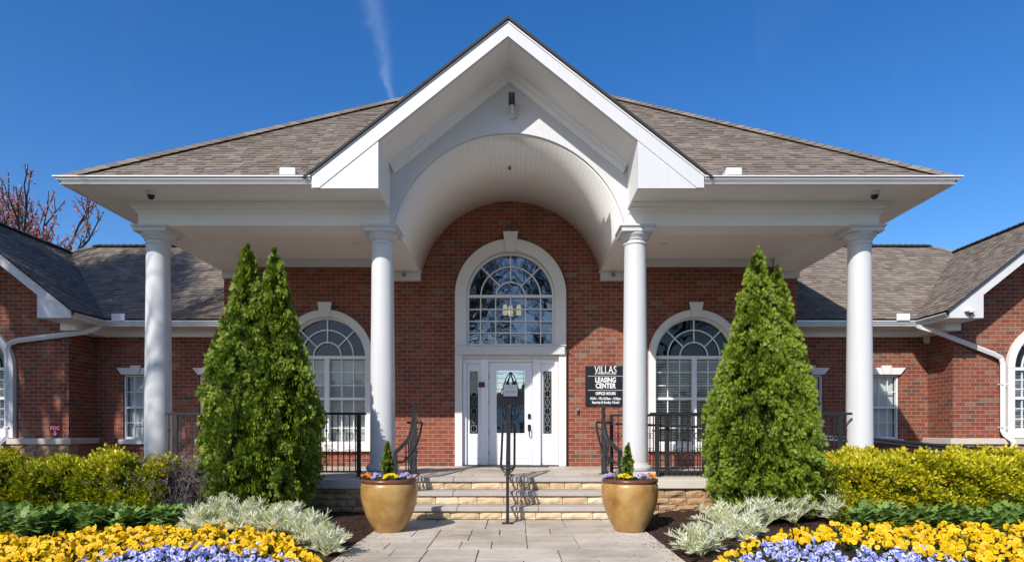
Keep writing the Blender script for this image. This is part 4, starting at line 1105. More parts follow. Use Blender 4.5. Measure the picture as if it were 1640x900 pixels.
text_mesh('CENTER', .135, xc, yc, zc(618.2), M['sign_white'], sg, bold=.0045, sxx=.78)
text_mesh('OFFICE HOURS', .080, xc, yc, zc(630.2), M['sign_white'], sg, bold=.0025, sxx=.72)
text_mesh('MON \u2013 FRI: 8:30am \u2013 5:30pm', .070, xc, yc, zc(638.3), M['sign_white'], sg, bold=.0015, sxx=.70)
text_mesh('Saturday & Sunday: Closed', .070, xc, yc, zc(644.3), M['sign_white'], sg, bold=.0015, sxx=.70)
mb = MB(True)
for p in (602.3, 624.8): mb.box(x0+.045, x1-.045, yc-.001, yc+.003, zc(p)-.006, zc(p)+.006)
mb.build('gold_line', M['sign_gold'], sg)
# red fire connection sign on the left wing
fx, fz, fy = (89-828)*.0124, CAMZ+(688-687.5)*.0124, 12.388
fs_ = empty('fire_connection_sign', (fx, fy, fz), 'small red pointed FDC sign with white arrow on the left brick wing', 'sign')
mb = MB(True); pts = []
for a in range(13):
    an = math.radians(200-a*220/12); pts.append((fx+.125*math.cos(an), fz+.02+.105*math.sin(an)))
pts.append((fx, fz-.145)); mb.prism(pts, fy-.003, fy+.003); mb.build('sign_plate', M['sign_red'], fs_)
text_mesh('FDC', .105, fx, fy-.004, fz+.025, M['sign_white'], fs_, bold=.003, sxx=.95)
mb = MB(True); mb.prism([(fx-.014, fz-.03), (fx+.014, fz-.03), (fx+.014, fz-.075), (fx+.045, fz-.075), (fx, fz-.125), (fx-.045, fz-.075), (fx-.014, fz-.075)], fy-.005, fy-.0035); mb.build('arrow', M['sign_white'], fs_)
# notice on the door
nx, nz = (817.5-828)/82, zc(625)
nt_ = empty('door_notice', (nx, 12.24, nz), 'small white printed notice in a dark frame hanging on the front door glass', 'notice')
mb = MB(True); mb.box(nx-.15, nx+.15, 12.226, 12.236, nz-.125, nz+.125); mb.build('frame', M['black_plastic'], nt_)
mb = MB(True); mb.box(nx-.138, nx+.138, 12.222, 12.2255, nz-.112, nz+.112); mb.build('paper_sheet', M['paper'], nt_)
mb = MB(True)
for k, (zz, w) in enumerate(((.070, .075), (.030, .02), (-.012, .10), (-.030, .10), (-.060, .09))): mb.box(nx-w, nx+w, 12.2212, 12.2218, nz+zz-.004, nz+zz+.004)
mb.build('print_line', M['ink_grey'], nt_)
# doorbell / chime box on the post, reader on the wall
dbx, dbz = (771.5-828)/82, zc(616)
d = empty('door_viewer', (dbx, 12.165, dbz), 'square black doorbell camera mounted on the white post left of the door', 'doorbell')
mb = MB(True); mb.box(dbx-.06, dbx+.06, 12.13, 12.168, dbz-.05, dbz+.05); mb.build('housing', M['black_plastic'], d, bevel=.008)
mb = MB(True); mb.box(dbx-.02, dbx+.02, 12.126, 12.130, dbz-.012, dbz+.006); mb.build('lens', M['sign_red'], d)
rx, rz2 = (925.5-828)/82, zc(658)
d = empty('card_reader', (rx, 12.19, rz2), 'small dark rectangular reader box on the brick wall below the leasing sign', 'reader box')
mb = MB(True); mb.box(rx-.026, rx+.026, 12.155, 12.199, rz2-.055, rz2+.055); mb.build('housing', M['grey_plastic'], d, bevel=.01)
mb = MB(True); mb.box(rx-.018, rx+.018, 12.152, 12.1549, rz2-.045, rz2+.01); mb.build('face', M['black_plastic'], d)
# door mat
mb = MB(); mb.box(-.50, .72, 11.78, 12.08, DK+.003, DK+.018); tag(mb.build('doormat', M['door_mat_rubber'], bevel=.006), 'thin dark doormat on the porch paving in front of the white door', 'doormat')
# security cameras
def dome_cam(x, y, z, label, up=1, r=.055):
    p = Vector(wpt((x, y, z))); c = empty('security_camera', p, label, 'camera', None)
    mb = MB(True); mb.lathe(p.x, p.y, [(r*1.15, p.z), (r*1.2, p.z-.02), (r, p.z-.05)], 20); smooth_angle(mb.build('housing', M['white_paint'], c))
    mb = MB(True); mb.lathe(p.x, p.y, [(r*.95, p.z-.05), (r*.85, p.z-.08), (r*.5, p.z-.105), (.004, p.z-.112)], 20); mb.build('lens_dome', M['lens_dark'], c, smooth=True)
dome_cam(-5.12, 8.95, 3.405, 'small dark dome camera under the left porch eave beside the outer left column')
dome_cam(5.25, 8.95, 3.405, 'small dark dome camera under the right porch eave beside the outer right column')
p = Vector((-.075, 9.43, CAMZ+(688-180)*.00943))
c = empty('security_camera', p, 'black box camera on a round white mount high on the white gable above the arch', 'camera')
mb = MB(True); mb.tube([(p.x+.01, p.y-.001, p.z-.05), (p.x+.01, p.y-.04, p.z-.05)], .062, n=20); mb.tube([(p.x+.01, p.y-.04, p.z-.05), (p.x+.01, p.y-.10, p.z+.0), (p.x, p.y-.13, p.z+.05)], .028, n=10); mb.build('mount', M['white_paint'], c)
mb = MB(True); mb.box(p.x-.05, p.x+.045, p.y-.30, p.y-.09, p.z+.045, p.z+.145); mb.build('housing', M['black_plastic'], c, bevel=.01)
mb = MB(True); mb.tube([(p.x, p.y-.302, p.z+.09), (p.x, p.y-.308, p.z+.09)], .03, n=16); mb.build('lens', M['lens_dark'], c)
p = Vector(wpt((8.53, 11.65, 2.19)))
c = empty('security_camera', p, 'white camera with dark dome fixed to the right wing gable return', 'camera')
mb = MB(True); mb.box(p.x-.07, p.x+.09, p.y-.10, p.y, p.z, p.z+.035); mb.lathe(p.x+.02, p.y-.06, [(.05, p.z), (.05, p.z-.02)], 16); mb.build('housing', M['white_gutter'], c, bevel=.006)
mb = MB(True); mb.lathe(p.x+.02, p.y-.06, [(.042, p.z-.02), (.035, p.z-.045), (.004, p.z-.058)], 16); mb.build('lens_dome', M['lens_dark'], c, smooth=True)
for s, (px, py) in ((-1, (140, 551)), (1, (1485, 544))):
    q = at(px, py, 13.13)
    c = empty('alarm_sounder', q, 'round pale alarm sounder under the eave of the %s recessed wall' % ('left' if s < 0 else 'right'), 'alarm')
    mb = MB(True); mb.tube([(q[0], 13.14, q[2]), (q[0], 13.10, q[2])], .085, n=24); mb.build('back_plate', M['cream_stucco'], c)
    mb = MB(True); mb.tube([(q[0], 13.10, q[2]), (q[0], 13.085, q[2])], .06, n=24); mb.build('grille', M['soffit_cream'], c)
for s in (-1, 1):
    q = wpt((s*2.06 if s < 0 else 1.98, 12.06, 2.99))
    mb = MB(True); mb.box(q[0]-.035, q[0]+.035, 12.03, 12.079, q[2]-.035, q[2]+.035)
    tag(mb.build('motion_sensor', M['grey_plastic'], bevel=.006), 'tiny square grey sensor on the trim block at the %s foot of the arch' % ('left' if s < 0 else 'right'), 'sensor')
# pendant lamp seen through the transom window
q = at(820, 496, 13.6)
c = empty('pendant_lamp', q, 'lit pendant lamp with warm glass shades seen through the window above the door', 'lamp')
mb = MB(True); mb.tube([(q[0], q[1], q[2]+.25), (q[0], q[1], q[2]+1.3)], .012); mb.tube([(q[0]-.16, q[1], q[2]+.2), (q[0], q[1], q[2]+.26), (q[0]+.16, q[1], q[2]+.2)], .012); mb.build('stem', M['lead_came'], c)
for dx in (-.15, -.03, .15):
    mb = MB(True); mb.lathe(q[0]+dx, q[1]+(.1 if dx == -.03 else 0), [(.045, q[2]-.12), (.055, q[2]-.05), (.05, q[2]+.05), (.03, q[2]+.11)], 14); mb.build('lamp_shade', M['lamp_glow'], c)

# ------------------------------------------------------------------ planters
def clump_flowers(name, mats, cx, cy, cz, r, n, label, size=.024, leaves=True, group=None):
    tv, tf, mi = pansy_template()
    a = NP.uniform(0, 6.28, n); q = np.sqrt(NP.uniform(0, 1, n))*r
    loc = np.stack([cx+q*np.cos(a), cy+q*np.sin(a)*.8, cz+.035*(1-(q/r)**2)+NP.uniform(0, .02, n)], 1)
    d = np.stack([NP.normal(0, .35, n), NP.normal(-.55, .3, n), np.ones(n)*.8], 1)
    o = scatter('blossoms', tv, tf, loc, basis(d), NP.uniform(.8, 1.15, n)*size, mats, tmi=mi)
    m_ = n*5; a = NP.uniform(0, 6.28, m_); q = np.sqrt(NP.uniform(0, 1, m_))*r*1.1
    loc2 = np.stack([cx+q*np.cos(a), cy+q*np.sin(a)*.8, cz-.05+NP.uniform(0, .07, m_)], 1)
    d = np.stack([NP.normal(0, .8, m_), NP.normal(-.2, .8, m_), np.ones(m_)], 1)
    lv, lf = leaf_template(.45)
    root = empty(name, (cx, cy, cz-.05), label, 'pansy', group)
    l = scatter('foliage', lv, lf, loc2, basis(d), NP.uniform(.6, 1.1, m_)*.035, M['pansy_leaf'])
    for c_ in (o, l): c_.parent = root; c_.location = -root.location
    return root
def pansy_template():
    """five overlapping petals with a darker heart, facing +Z, radius 1"""
    vs = []; fs = []; mi = []
    for k, (ang, w, l, z) in enumerate(((90+38, .62, 1.0, -.05), (90-38, .62, 1.0, -.02), (180+8, .55, .92, .05), (-8, .55, .92, .08), (270, .72, 1.02, .12))):
        a = math.radians(ang); c, t = math.cos(a), math.sin(a); n = len(vs)
        prof = [(0, 0, 0), (.35, -w*.55, .05), (.8, -w, .10), (l, -w*.45, .0), (l*1.03, 0, -.05), (l, w*.45, .0), (.8, w, .10), (.35, w*.55, .05)]
        for (u, v, h) in prof: vs.append((u*c-v*t, u*t+v*c, z+h))
        fs.append(tuple(range(n, n+8))); mi.append(0)
    n = len(vs)
    for k in range(8):
        a = k*math.pi/4; vs.append((.34*math.cos(a), .34*math.sin(a)-.12, .24))
    fs.append(tuple(range(n, n+8))); mi.append(1)
    return vs, fs, mi
def leaf_template(w=.5, bend=.18):
    """pointed oval leaf along +Z from the origin, length 1"""
    v = [(0, 0, 0), (-w*.36, bend*.3, .25), (-w*.5, bend*.2, .5), (-w*.3, 0, .8), (0, -bend*.4, 1), (w*.3, 0, .8), (w*.5, bend*.2, .5), (w*.36, bend*.3, .25), (0, -.02, .5)]
    return v, [(0, 1, 2, 8), (8, 2, 3, 4), (8, 4, 5, 6), (0, 8, 6, 7)]

def spray_template(rg=random.Random(3), n=7):
    vs = []; fs = []
    for k in range(n):
        a = math.radians(-46+92*k/(n-1)); l = 1.15-.35*abs(a); c, t = math.cos(a), math.sin(a); w = .075
        oy = rg.uniform(-.12, .12); z0 = .12*c; x0 = .12*t
        n0 = len(vs)
        for (u, v) in ((.0, -.02), (.45, -w), (1.0, 0), (.45, w)):
            vs.append((u*l*t+v*c+x0*.2, oy*u+.12*u*u, u*l*c-v*t))
        fs.append((n0, n0+1, n0+2, n0+3))
    return vs, fs
SPR_V, SPR_F = spray_template()

def cone_evergreen(name, leaders, label, cat, base, per_clump=38, nclump=420, size=.040, clump_r=.064, group=None, trunk=.05, seed=1):
    """leaders: list of (cx, cy, z0, z1, radius(t) list, lean_x); crown of flat sprays gathered in clumps"""
    NPl = np.random.RandomState(seed); root = empty(name, base, label, cat, group)
    P = []; D = []; T = []; NRM = []
    tot = sum((l[3]-l[2])*max(l[4]) for l in leaders)
    def rad(prof, t):
        k = t*(len(prof)-1); i = np.clip(k.astype(int), 0, len(prof)-2); f = k-i; pr = np.array(prof); return pr[i]*(1-f)+pr[i+1]*f
    for (cx, cy, z0, z1, prof, lean) in leaders:
        m = int(nclump*(z1-z0)*max(prof)/tot)
        t = NPl.uniform(0, 1, m*4); keep = NPl.uniform(0, max(prof), m*4) < rad(prof, t)+.03; t = t[keep][:m]; m = len(t)
        a = NPl.uniform(0, 2*math.pi, m); r = rad(prof, t)*NPl.uniform(.80, 1.04, m)
        r *= 1+.07*np.sin(a*3+t*9+seed)+.05*np.sin(a*7-t*17)
        cen = np.stack([cx+lean*t+r*np.cos(a), cy+r*np.sin(a), z0+(z1-z0)*t], 1)
        out = np.stack([np.cos(a), np.sin(a), np.full(m, .55)], 1)
        n = per_clump; er = out*np.array([1, 1, 0]); er /= np.linalg.norm(er, axis=1, keepdims=True)
        tw = NPl.normal(0, .55, m); et = np.stack([-er[:, 1], er[:, 0], np.zeros(m)], 1)
        e1 = er*np.cos(tw)[:, None]+et*np.sin(tw)[:, None]; nn_ = np.cross(e1, np.array([0, 0, 1.]))
        ph = NPl.uniform(.0, 1.5, (m, n, 1)); rr_ = NPl.uniform(.05, 1, (m, n, 1))**.7
        cs = clump_r*2.0*NPl.uniform(.65, 1.3, (m, 1, 1))*np.minimum(1, .35+rad(prof, t)[:, None, None]*2.2)
        dr_ = e1[:, None, :]*np.cos(ph)+np.array([0, 0, 1.])*np.sin(ph)
        pos = cen[:, None, :]-e1[:, None, :]*cs*.65+dr_*rr_*cs*np.array([1, 1, 1.2])+nn_[:, None, :]*NPl.normal(0, .16, (m, n, 1))*cs
        d = dr_+nn_[:, None, :]*NPl.normal(0, .28, (m, n, 1))+NPl.normal(0, .12, (m, n, 3))
        P.append(pos.reshape(-1, 3)); D.append(d.reshape(-1, 3)); NRM.append(np.repeat(nn_, n, axis=0)+NPl.normal(0, .25, (m*n, 3)))
        T.append(np.repeat(NPl.uniform(-.08, .22, m), n)+(rr_*.52).ravel())  # darker tint towards the clump's inside paints shade into the leaf colour
        # inner filling sprays, painted dark so that the crown has depth
        q = m*9; t = NPl.uniform(0, .97, q); a = NPl.uniform(0, 2*math.pi, q); r = rad(prof, t)*NPl.uniform(.5, .86, q)
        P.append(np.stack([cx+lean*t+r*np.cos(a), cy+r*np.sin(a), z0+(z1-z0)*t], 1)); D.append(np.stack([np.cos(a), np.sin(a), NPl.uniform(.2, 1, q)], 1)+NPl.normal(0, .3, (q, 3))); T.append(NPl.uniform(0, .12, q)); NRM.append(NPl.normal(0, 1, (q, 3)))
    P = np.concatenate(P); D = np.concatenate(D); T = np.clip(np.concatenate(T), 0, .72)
    # a spray's flat side faces roughly along the outward direction's tangent
    z_ = D/np.linalg.norm(D, axis=1, keepdims=True); y_ = np.concatenate(NRM); y_ = y_-(y_*z_).sum(1, keepdims=True)*z_; y_ /= np.linalg.norm(y_, axis=1, keepdims=True)
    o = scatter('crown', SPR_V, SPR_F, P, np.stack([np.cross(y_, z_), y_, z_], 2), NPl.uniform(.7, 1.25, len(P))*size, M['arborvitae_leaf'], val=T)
    o.parent = root; o.location = -root.location
    mb = MB(True)
    for (cx, cy, z0, z1, prof, lean) in leaders:
        mb.tube([(cx, cy, base[2]-.02), (cx, cy, z0+.1), (cx+lean, cy, z1-.25*(z1-z0))], [trunk, trunk*.9, trunk*.15], n=8)
    mb.build('trunk', M['bark'], root)
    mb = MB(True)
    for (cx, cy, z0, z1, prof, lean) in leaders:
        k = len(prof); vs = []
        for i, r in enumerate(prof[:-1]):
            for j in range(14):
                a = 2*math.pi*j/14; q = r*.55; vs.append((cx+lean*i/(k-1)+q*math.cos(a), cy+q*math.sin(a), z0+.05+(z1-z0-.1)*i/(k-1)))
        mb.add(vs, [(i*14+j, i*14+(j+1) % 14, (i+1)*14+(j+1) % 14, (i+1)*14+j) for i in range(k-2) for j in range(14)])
    mb.build('inner_dark_shell', M['crown_core'], root)  # dark shell added to block the view through the crown
    return root
EVG = [.50, .60, .655, .675, .68, .665, .64, .60, .55, .485, .415, .34, .27, .21, .15, .09, .02]
D_ = 8.08
def pX(px, d=D_): return (px-828)*d/1000
def pZ(py, d=D_): return CAMZ+(688-py)*d/1000
cone_evergreen('arborvitae', [(pX(397), D_, .12, pZ(396), [r*.85 for r in EVG], pX(396)-pX(397)), (pX(440), D_+.06, .12, pZ(400), [r*.80 for r in EVG], pX(438)-pX(440))],
               'tall arborvitae with two tops of equal height beside the left planter', 'evergreen', (pX(417), D_, .05), nclump=2400, seed=4)
cone_evergreen('arborvitae', [(pX(1205), D_, .12, pZ(399), [r*.84 for r in EVG], pX(1213)-pX(1205)), (pX(1243), D_+.06, .12, pZ(429), [r*.80 for r in EVG], pX(1247)-pX(1243))],
               'tall arborvitae with one top higher than the other beside the right planter', 'evergreen', (pX(1222), D_, .05), nclump=2400, seed=9)

POT = [(.165, .0), (.183, .02), (.232, .10), (.272, .175), (.299, .247), (.323, .32), (.339, .39), (.346, .46), (.347, .53), (.340, .575), (.324, .602)]
def planter(px, d, label):
    x = pX(px, d); root = empty('planter_pot', (x, d, 0), label, 'planter')
    prof = []
    P = catmull([(r, z, 0) for r, z in POT], 4)
    mb = MB(True); mb.lathe(x, d, [(p.x, p.y) for p in P]+[(.30, .602), (.29, .45), (.05, .42)], 64, caps=True); body = mb.build('pot_body', M['tan_glaze'], root); smooth_angle(body)
    mb = MB(True); prof = [(.318, .598), (.332, .600), (.343, .612), (.345, .628), (.338, .643), (.322, .650), (.306, .646), (.298, .63), (.298, .60)]
    mb.lathe(x, d, prof, 64, caps=False); mb.build('rim', M['brown_glaze'], root, smooth=True)
    mb = MB(True); mb.lathe(x, d, [(.002, .61), (.15, .612), (.299, .60)], 32, caps=False); mb.build('soil', M['mulch'], root, smooth=True)
    mb = MB(True)
    for k in range(3):
        a = k*2.1+.5; mb.box(x+.10*math.cos(a)-.03, x+.10*math.cos(a)+.03, d+.10*math.sin(a)-.03, d+.10*math.sin(a)+.03, -.0, .004)
    return x
for px, lab, side in ((623.5, 'left', -1), (1008.5, 'right', 1)):
    d = 7.72
    x = planter(px, d, 'glazed tan pot with brown rim on the walk, %s of the steps' % lab)
    cxx = x+(-.03 if side < 0 else -.015)
    cone_evergreen('dwarf_conifer', [(cxx, d+.05, .63, 1.08 if side < 0 else 1.06, [.03, .05, .062, .066, .062, .052, .038, .022, .004], .0)], 'small cone shaped conifer growing in the %s glazed pot' % lab, 'conifer',
                   (cxx, d+.05, .62), nclump=90, per_clump=12, size=.024, clump_r=.03, trunk=.008, seed=30+side)
    if side < 0:
        cl = [('orange_petal', -.24, -.12, 'orange pansies at the outer edge of the left pot'), ('lilac_petal', -.12, -.17, 'pale lilac pansies in the left pot between the orange and yellow ones'), ('bright_yellow_petal', .06, -.18, 'bright yellow pansies at the front of the left pot'), ('lilac_petal', .23, -.12, 'lilac pansies at the inner edge of the left pot')]
    else:
        cl = [('lilac_petal', -.24, -.10, 'lilac pansies at the inner edge of the right pot'), ('bright_yellow_petal', -.09, -.18, 'bright yellow pansies at the front of the right pot'), ('lilac_petal', .13, -.18, 'pale lilac pansies in the right pot beside the orange ones'), ('orange_petal', .24, -.10, 'orange pansies at the outer edge of the right pot')]
    for mt, dx, dy, lb in cl:
        clump_flowers('potted_pansy', [M[mt], M['blue_heart'] if mt == 'lilac_petal' else M['yellow_heart']], x+dx, d+dy, .665, .085, 11 if mt != 'bright_yellow_petal' else 20, lb)

# ------------------------------------------------------------------ hedges
def hedge(name, x0, x1, y0, y1, ztop, label, n, tint0, seed, holes=()):
    g = np.random.RandomState(seed); root = empty(name, ((x0+x1)/2, (y0+y1)/2, .05), label, 'hedge')
    ncl = int(n/26)
    # clumps over the top and the front face, and a thinner layer inside
    face = g.uniform(0, 1, ncl); X = g.uniform(x0, x1, ncl)
    top = face < .45
    Y = np.where(top, g.uniform(y0, y1, ncl), y0+g.exponential(.05, ncl)); 
    lump = lambda x, y: .05*np.sin(x*4.1+seed+y*3)+.045*np.sin(x*9.3+y*7)+.035*np.sin(x*17-y*13+1.3*seed)
    Z = np.where(top, ztop-g.exponential(.03, ncl), g.uniform(.12, ztop-.02, ncl))
    Z = Z+np.where(Z > ztop*.6, lump(X, Y), 0); Y = Y+lump(X*1.3+2, Z*4)*1.1*(Y < y0+.3)
    keep = np.ones(ncl, bool)
    for (hx, hz, hr, hq) in holes: keep &= ~((((X-hx)/hr)**2+((Z-hz)/hq)**2 < 1) & (Y < y0+.35))
    X, Y, Z = X[keep], Y[keep], Z[keep]; m = len(X); k = 26
    off = g.normal(0, 1, (m, k, 3)); off /= np.linalg.norm(off, axis=2, keepdims=True); off *= g.uniform(.3, 1, (m, k, 1))
    cen = np.stack([X, Y, Z], 1); outw = np.stack([np.zeros(m), np.where(Z > ztop-.12, -.35, -1.0), np.where(Z > ztop-.12, 1.0, .5)], 1)
    pos = cen[:, None]+off*np.array([.075, .075, .07])*g.uniform(.8, 1.5, (m, 1, 1))
    d = off*.9+outw[:, None]*.8+g.normal(0, .3, (m, k, 3))
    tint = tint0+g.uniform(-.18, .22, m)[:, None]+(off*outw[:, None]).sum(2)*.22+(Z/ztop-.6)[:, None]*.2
    P = [pos.reshape(-1, 3)]; D = [d.reshape(-1, 3)]; T = [tint.ravel()]
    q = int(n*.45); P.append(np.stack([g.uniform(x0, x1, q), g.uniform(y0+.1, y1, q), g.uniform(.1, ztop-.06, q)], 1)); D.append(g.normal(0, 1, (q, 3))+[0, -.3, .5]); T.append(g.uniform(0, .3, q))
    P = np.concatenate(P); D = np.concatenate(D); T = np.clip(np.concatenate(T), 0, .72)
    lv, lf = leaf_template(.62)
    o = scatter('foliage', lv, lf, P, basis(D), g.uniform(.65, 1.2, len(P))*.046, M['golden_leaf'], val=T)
    o.parent = root; o.location = -root.location
    mb = MB(True)
    for i in range(int((x1-x0)*26)):
        bx = g.uniform(x0, x1); by = g.uniform(y0+.12, y1); ex = bx+g.uniform(-.25, .25); ey = by+g.uniform(-.25, .05); ez = g.uniform(.45, ztop-.02)
        mb.tube([(bx, by, .02), ((bx+ex)/2+g.uniform(-.04, .04), (by+ey)/2, ez*.55), (ex, max(ey, y0-.02), ez)], [.008, .006, .003], n=4, caps=False)
    for i in range(int((x1-x0)*1.2)):
        px_ = g.uniform(x0, x1); 
    mb.build('branches', M['bark'], root)
    return root
hedge('clipped_hedge', -7.2, -4.3, 7.62, 8.5, .83, 'clipped yellow green hedge in front of the left wing with bare gaps low down', 30000, .30, 5,
      [(pX(100, 7.7), pZ(790, 7.7), .20, .12), (pX(75, 7.7), pZ(782, 7.7), .1, .09), (pX(215, 7.7), pZ(745, 7.7), .16, .1), (pX(200, 7.7), pZ(770, 7.7), .1, .1)])
hedge('clipped_hedge', 3.95, 7.4, 7.62, 8.6, .86, 'bright golden hedge on the right, between the evergreen and the edge of the garden', 36000, .46, 8,
      [(pX(1440, 7.7), pZ(785, 7.7), .09, .09), (pX(1590, 7.7), pZ(795, 7.7), .12, .06)])
# dead grey shrub at the end of the left hedge
def twig_bush(x0, x1, y0, y1, ztop, n, label, seed):
    g = np.random.RandomState(seed); root = empty('bare_shrub', ((x0+x1)/2, (y0+y1)/2, .05), label, 'shrub'); mb = MB(True)
    for i in range(n):
        bx = (x0+x1)/2+g.normal(0, (x1-x0)*.22); by = g.uniform(y0, y1); p = Vector((bx, by, .05)); pts = [p.copy()]; dr = Vector((g.normal(0, .22)+(bx-(x0+x1)/2)*.5, g.normal(0, .2)-.1, 1)).normalized()
        L_ = ztop*g.uniform(.75, 1.05)
        for k in range(5):
            p = p+dr*L_/5; dr = (dr+Vector((g.normal(0, .2), g.normal(0, .2), g.normal(0, .05)))).normalized(); pts.append(p.copy())
        mb.tube(pts, [.007, .006, .005, .004, .003, .002], n=3, caps=False)
        for k in range(2, 6):
            for j in range(4):
                q = pts[k]; e = q+Vector((g.normal(0, .06), g.normal(0, .06), g.uniform(.01, .09))); mid = (q+e)/2+Vector((g.normal(0, .012), 0, g.normal(0, .012)))
                mb.tube([q, mid, e], [.003, .0025, .0015], n=3, caps=False)
    mb.build('twigs', M['twig_grey'], root); return root
twig_bush(-4.62, -3.86, 7.66, 8.1, .86, 150, 'leafless grey twiggy shrub between the left hedge and the left evergreen', 3)

# ------------------------------------------------------------------ bedding plants
def inpoly(x, y, poly):
    c = np.zeros(len(x), bool); n = len(poly)
    for i in range(n):
        (x1, y1), (x2, y2) = poly[i], poly[(i+1) % n]
        with np.errstate(divide='ignore', invalid='ignore'):
            c ^= ((y1 > y) != (y2 > y)) & (x < (x2-x1)*(y-y1)/(y2-y1+1e-12)+x1)
    return c
def region_px(pts, z): return [ground_at(px, py, z)[:2] for px, py in pts]
def spread(poly, n, g, mind):
    xs = [p[0] for p in poly]; ys_ = [p[1] for p in poly]
    X = g.uniform(min(xs), max(xs), n*3); Y = g.uniform(min(ys_), max(ys_), n*3); k = inpoly(X, Y, poly); X, Y = X[k], Y[k]
    cell = {}; out = []
    for a, b in zip(X, Y):
        i, j = int(a/mind), int(b/mind); ok = True
        for di in (-1, 0, 1):
            for dj in (-1, 0, 1):
                for (u, v) in cell.get((i+di, j+dj), ()):
                    if (u-a)**2+(v-b)**2 < mind*mind: ok = False; break
        if ok: cell.setdefault((i, j), []).append((a, b)); out.append((a, b))
        if len(out) >= n: break
    return np.array(out)
def pansy_bed(name, poly, z, mats, label, seed, size=.0275, mind=.0345, gap=.22, dens=1.0):
    g = np.random.RandomState(seed); p = spread(poly, 6000, g, mind)
    # plants grow in tufts with gaps between them
    cn = spread(poly, 4000, g, .20); dd = np.min(((p[:, None, :]-cn[None])**2).sum(2), axis=1)**.5
    keep = (dd < .093) | (g.uniform(0, 1, len(p)) < 1-gap); p = p[keep]; dd = dd[keep]; n = len(p)
    Z = z+.01-.075*np.clip(dd/.12, 0, 1)**2+g.uniform(-.03, .022, n)
    Z = Z+np.array([bed_z(a, b) for a, b in p])-.08
    tv, tf, mi = pansy_template()
    d = np.stack([g.normal(-.15, .65, n), g.normal(-.6, .6, n), g.uniform(.15, 1.1, n)], 1)
    sc = g.uniform(.75, 1.2, n)*size
    P = np.stack([p[:, 0], p[:, 1], Z], 1)
    o = scatter(name, tv, tf, P, basis(d, spin=g.normal(0, .4, n)+math.pi), sc, mats, tmi=mi)
    tag(o, label, 'pansies', kind='stuff')
    m_ = int(n*4.5); idx = g.randint(0, n, m_)
    Q = P[idx]+np.stack([g.normal(0, .045, m_), g.normal(0, .045, m_), -g.uniform(.015, .12, m_)], 1)
    lv, lf = leaf_template(.5)
    dl = np.stack([g.normal(0, .8, m_), g.normal(-.3, .8, m_), g.uniform(.0, 1, m_)], 1)
    l = scatter('foliage', lv, lf, Q, basis(dl), g.uniform(.6, 1.2, m_)*.042, M['pansy_leaf']); l.parent = o
    return o
YL = region_px([(-120, 850), (60, 856), (180, 840), (330, 838), (440, 846), (512, 868), (516, 890), (500, 905), (470, 880), (345, 872), (240, 868), (170, 888), (110, 912), (60, 960), (-200, 960)], .22)
BL = region_px([(80, 908), (165, 880), (240, 862), (345, 864), (420, 872), (500, 884), (560, 915), (560, 960), (60, 960)], .20)
YR = region_px([(1125, 905), (1140, 880), (1200, 862), (1270, 846), (1330, 838), (1440, 834), (1780, 838), (1900, 960), (1560, 960), (1580, 898), (1450, 876), (1300, 862), (1230, 866), (1170, 885), (1140, 915)], .22)
BR = region_px([(1130, 915), (1170, 884), (1240, 862), (1310, 860), (1360, 880), (1430, 872), (1530, 884), (1590, 905), (1600, 960), (1090, 960)], .20)
pansy_bed('yellow_pansies', YL, .215, [M['yellow_petal'], M['yellow_heart']], 'yellow pansies massed across the left flower bed', 41)
pansy_bed('blue_pansies', BL, .185, [M['blue_petal'], M['blue_heart']], 'blue and white pansies at the front of the left flower bed', 42, size=.0245, mind=.037, gap=.25)
pansy_bed('yellow_pansies', YR, .215, [M['yellow_petal'], M['yellow_heart']], 'yellow pansies massed across the right flower bed', 43, gap=.8)
pansy_bed('blue_pansies', BR, .185, [M['blue_petal'], M['blue_heart']], 'blue and white pansies at the front of the right flower bed', 44, size=.0245, mind=.037, gap=.55)

def lobed_leaf():
    """long toothed leaf along +Z, length 1, folded on its midrib and arching to +Y"""
    vs = []; fs = []; n = 7
    for i in range(n+1):
        t = i/n; w = .20*math.sin(math.pi*min(1, t*1.02)**.75)*(1.25 if i % 2 else .75)+.012; arch = .35*t*t
        zz = t*(1-.18*t); vs += [(-w, arch+w*.25, zz+(.05 if i % 2 else 0)), (0, arch, zz), (w, arch+w*.25, zz+(.05 if i % 2 else 0))]
    for i in range(n):
        a = 3*i; fs += [(a, a+3, a+4, a+1), (a+1, a+4, a+5, a+2)]
    return vs, fs
LL = lobed_leaf()
def leafy_row(poly, label, seed, h=.185, n=95):
    g = np.random.RandomState(seed); p = spread(poly, n, g, .15); P = []; D = []; S = []
    for a, b in p:
        k = 46; an = g.uniform(0, 6.28, k); el = g.uniform(.1, 1.35, k)
        P.append(np.stack([a+g.normal(0, .03, k), b+g.normal(0, .03, k), np.full(k, bed_z(a, b)+.02)+g.uniform(0, .2, k)], 1))
        D.append(np.stack([np.cos(an)*np.cos(el), np.sin(an)*np.cos(el), np.sin(el)], 1)); S.append(g.uniform(.5, 1.15, k)*h*g.uniform(.75, 1.15))
    P = np.concatenate(P); D = np.concatenate(D); S = np.concatenate(S)
    # make the leaf arch downwards: its +Y side looks towards the ground outside
    z = D/np.linalg.norm(D, axis=1, keepdims=True); out = np.stack([z[:, 0], z[:, 1], np.full(len(z), -.6)], 1)
    y = out-(out*z).sum(1, keepdims=True)*z; y /= np.linalg.norm(y, axis=1, keepdims=True); x = np.cross(y, z)
    o = scatter('leafy_perennials', LL[0], LL[1], P, np.stack([x, y, z], 2), S, M['green_bed_leaf'])
    tag(o, label, 'foliage plants', kind='stuff')
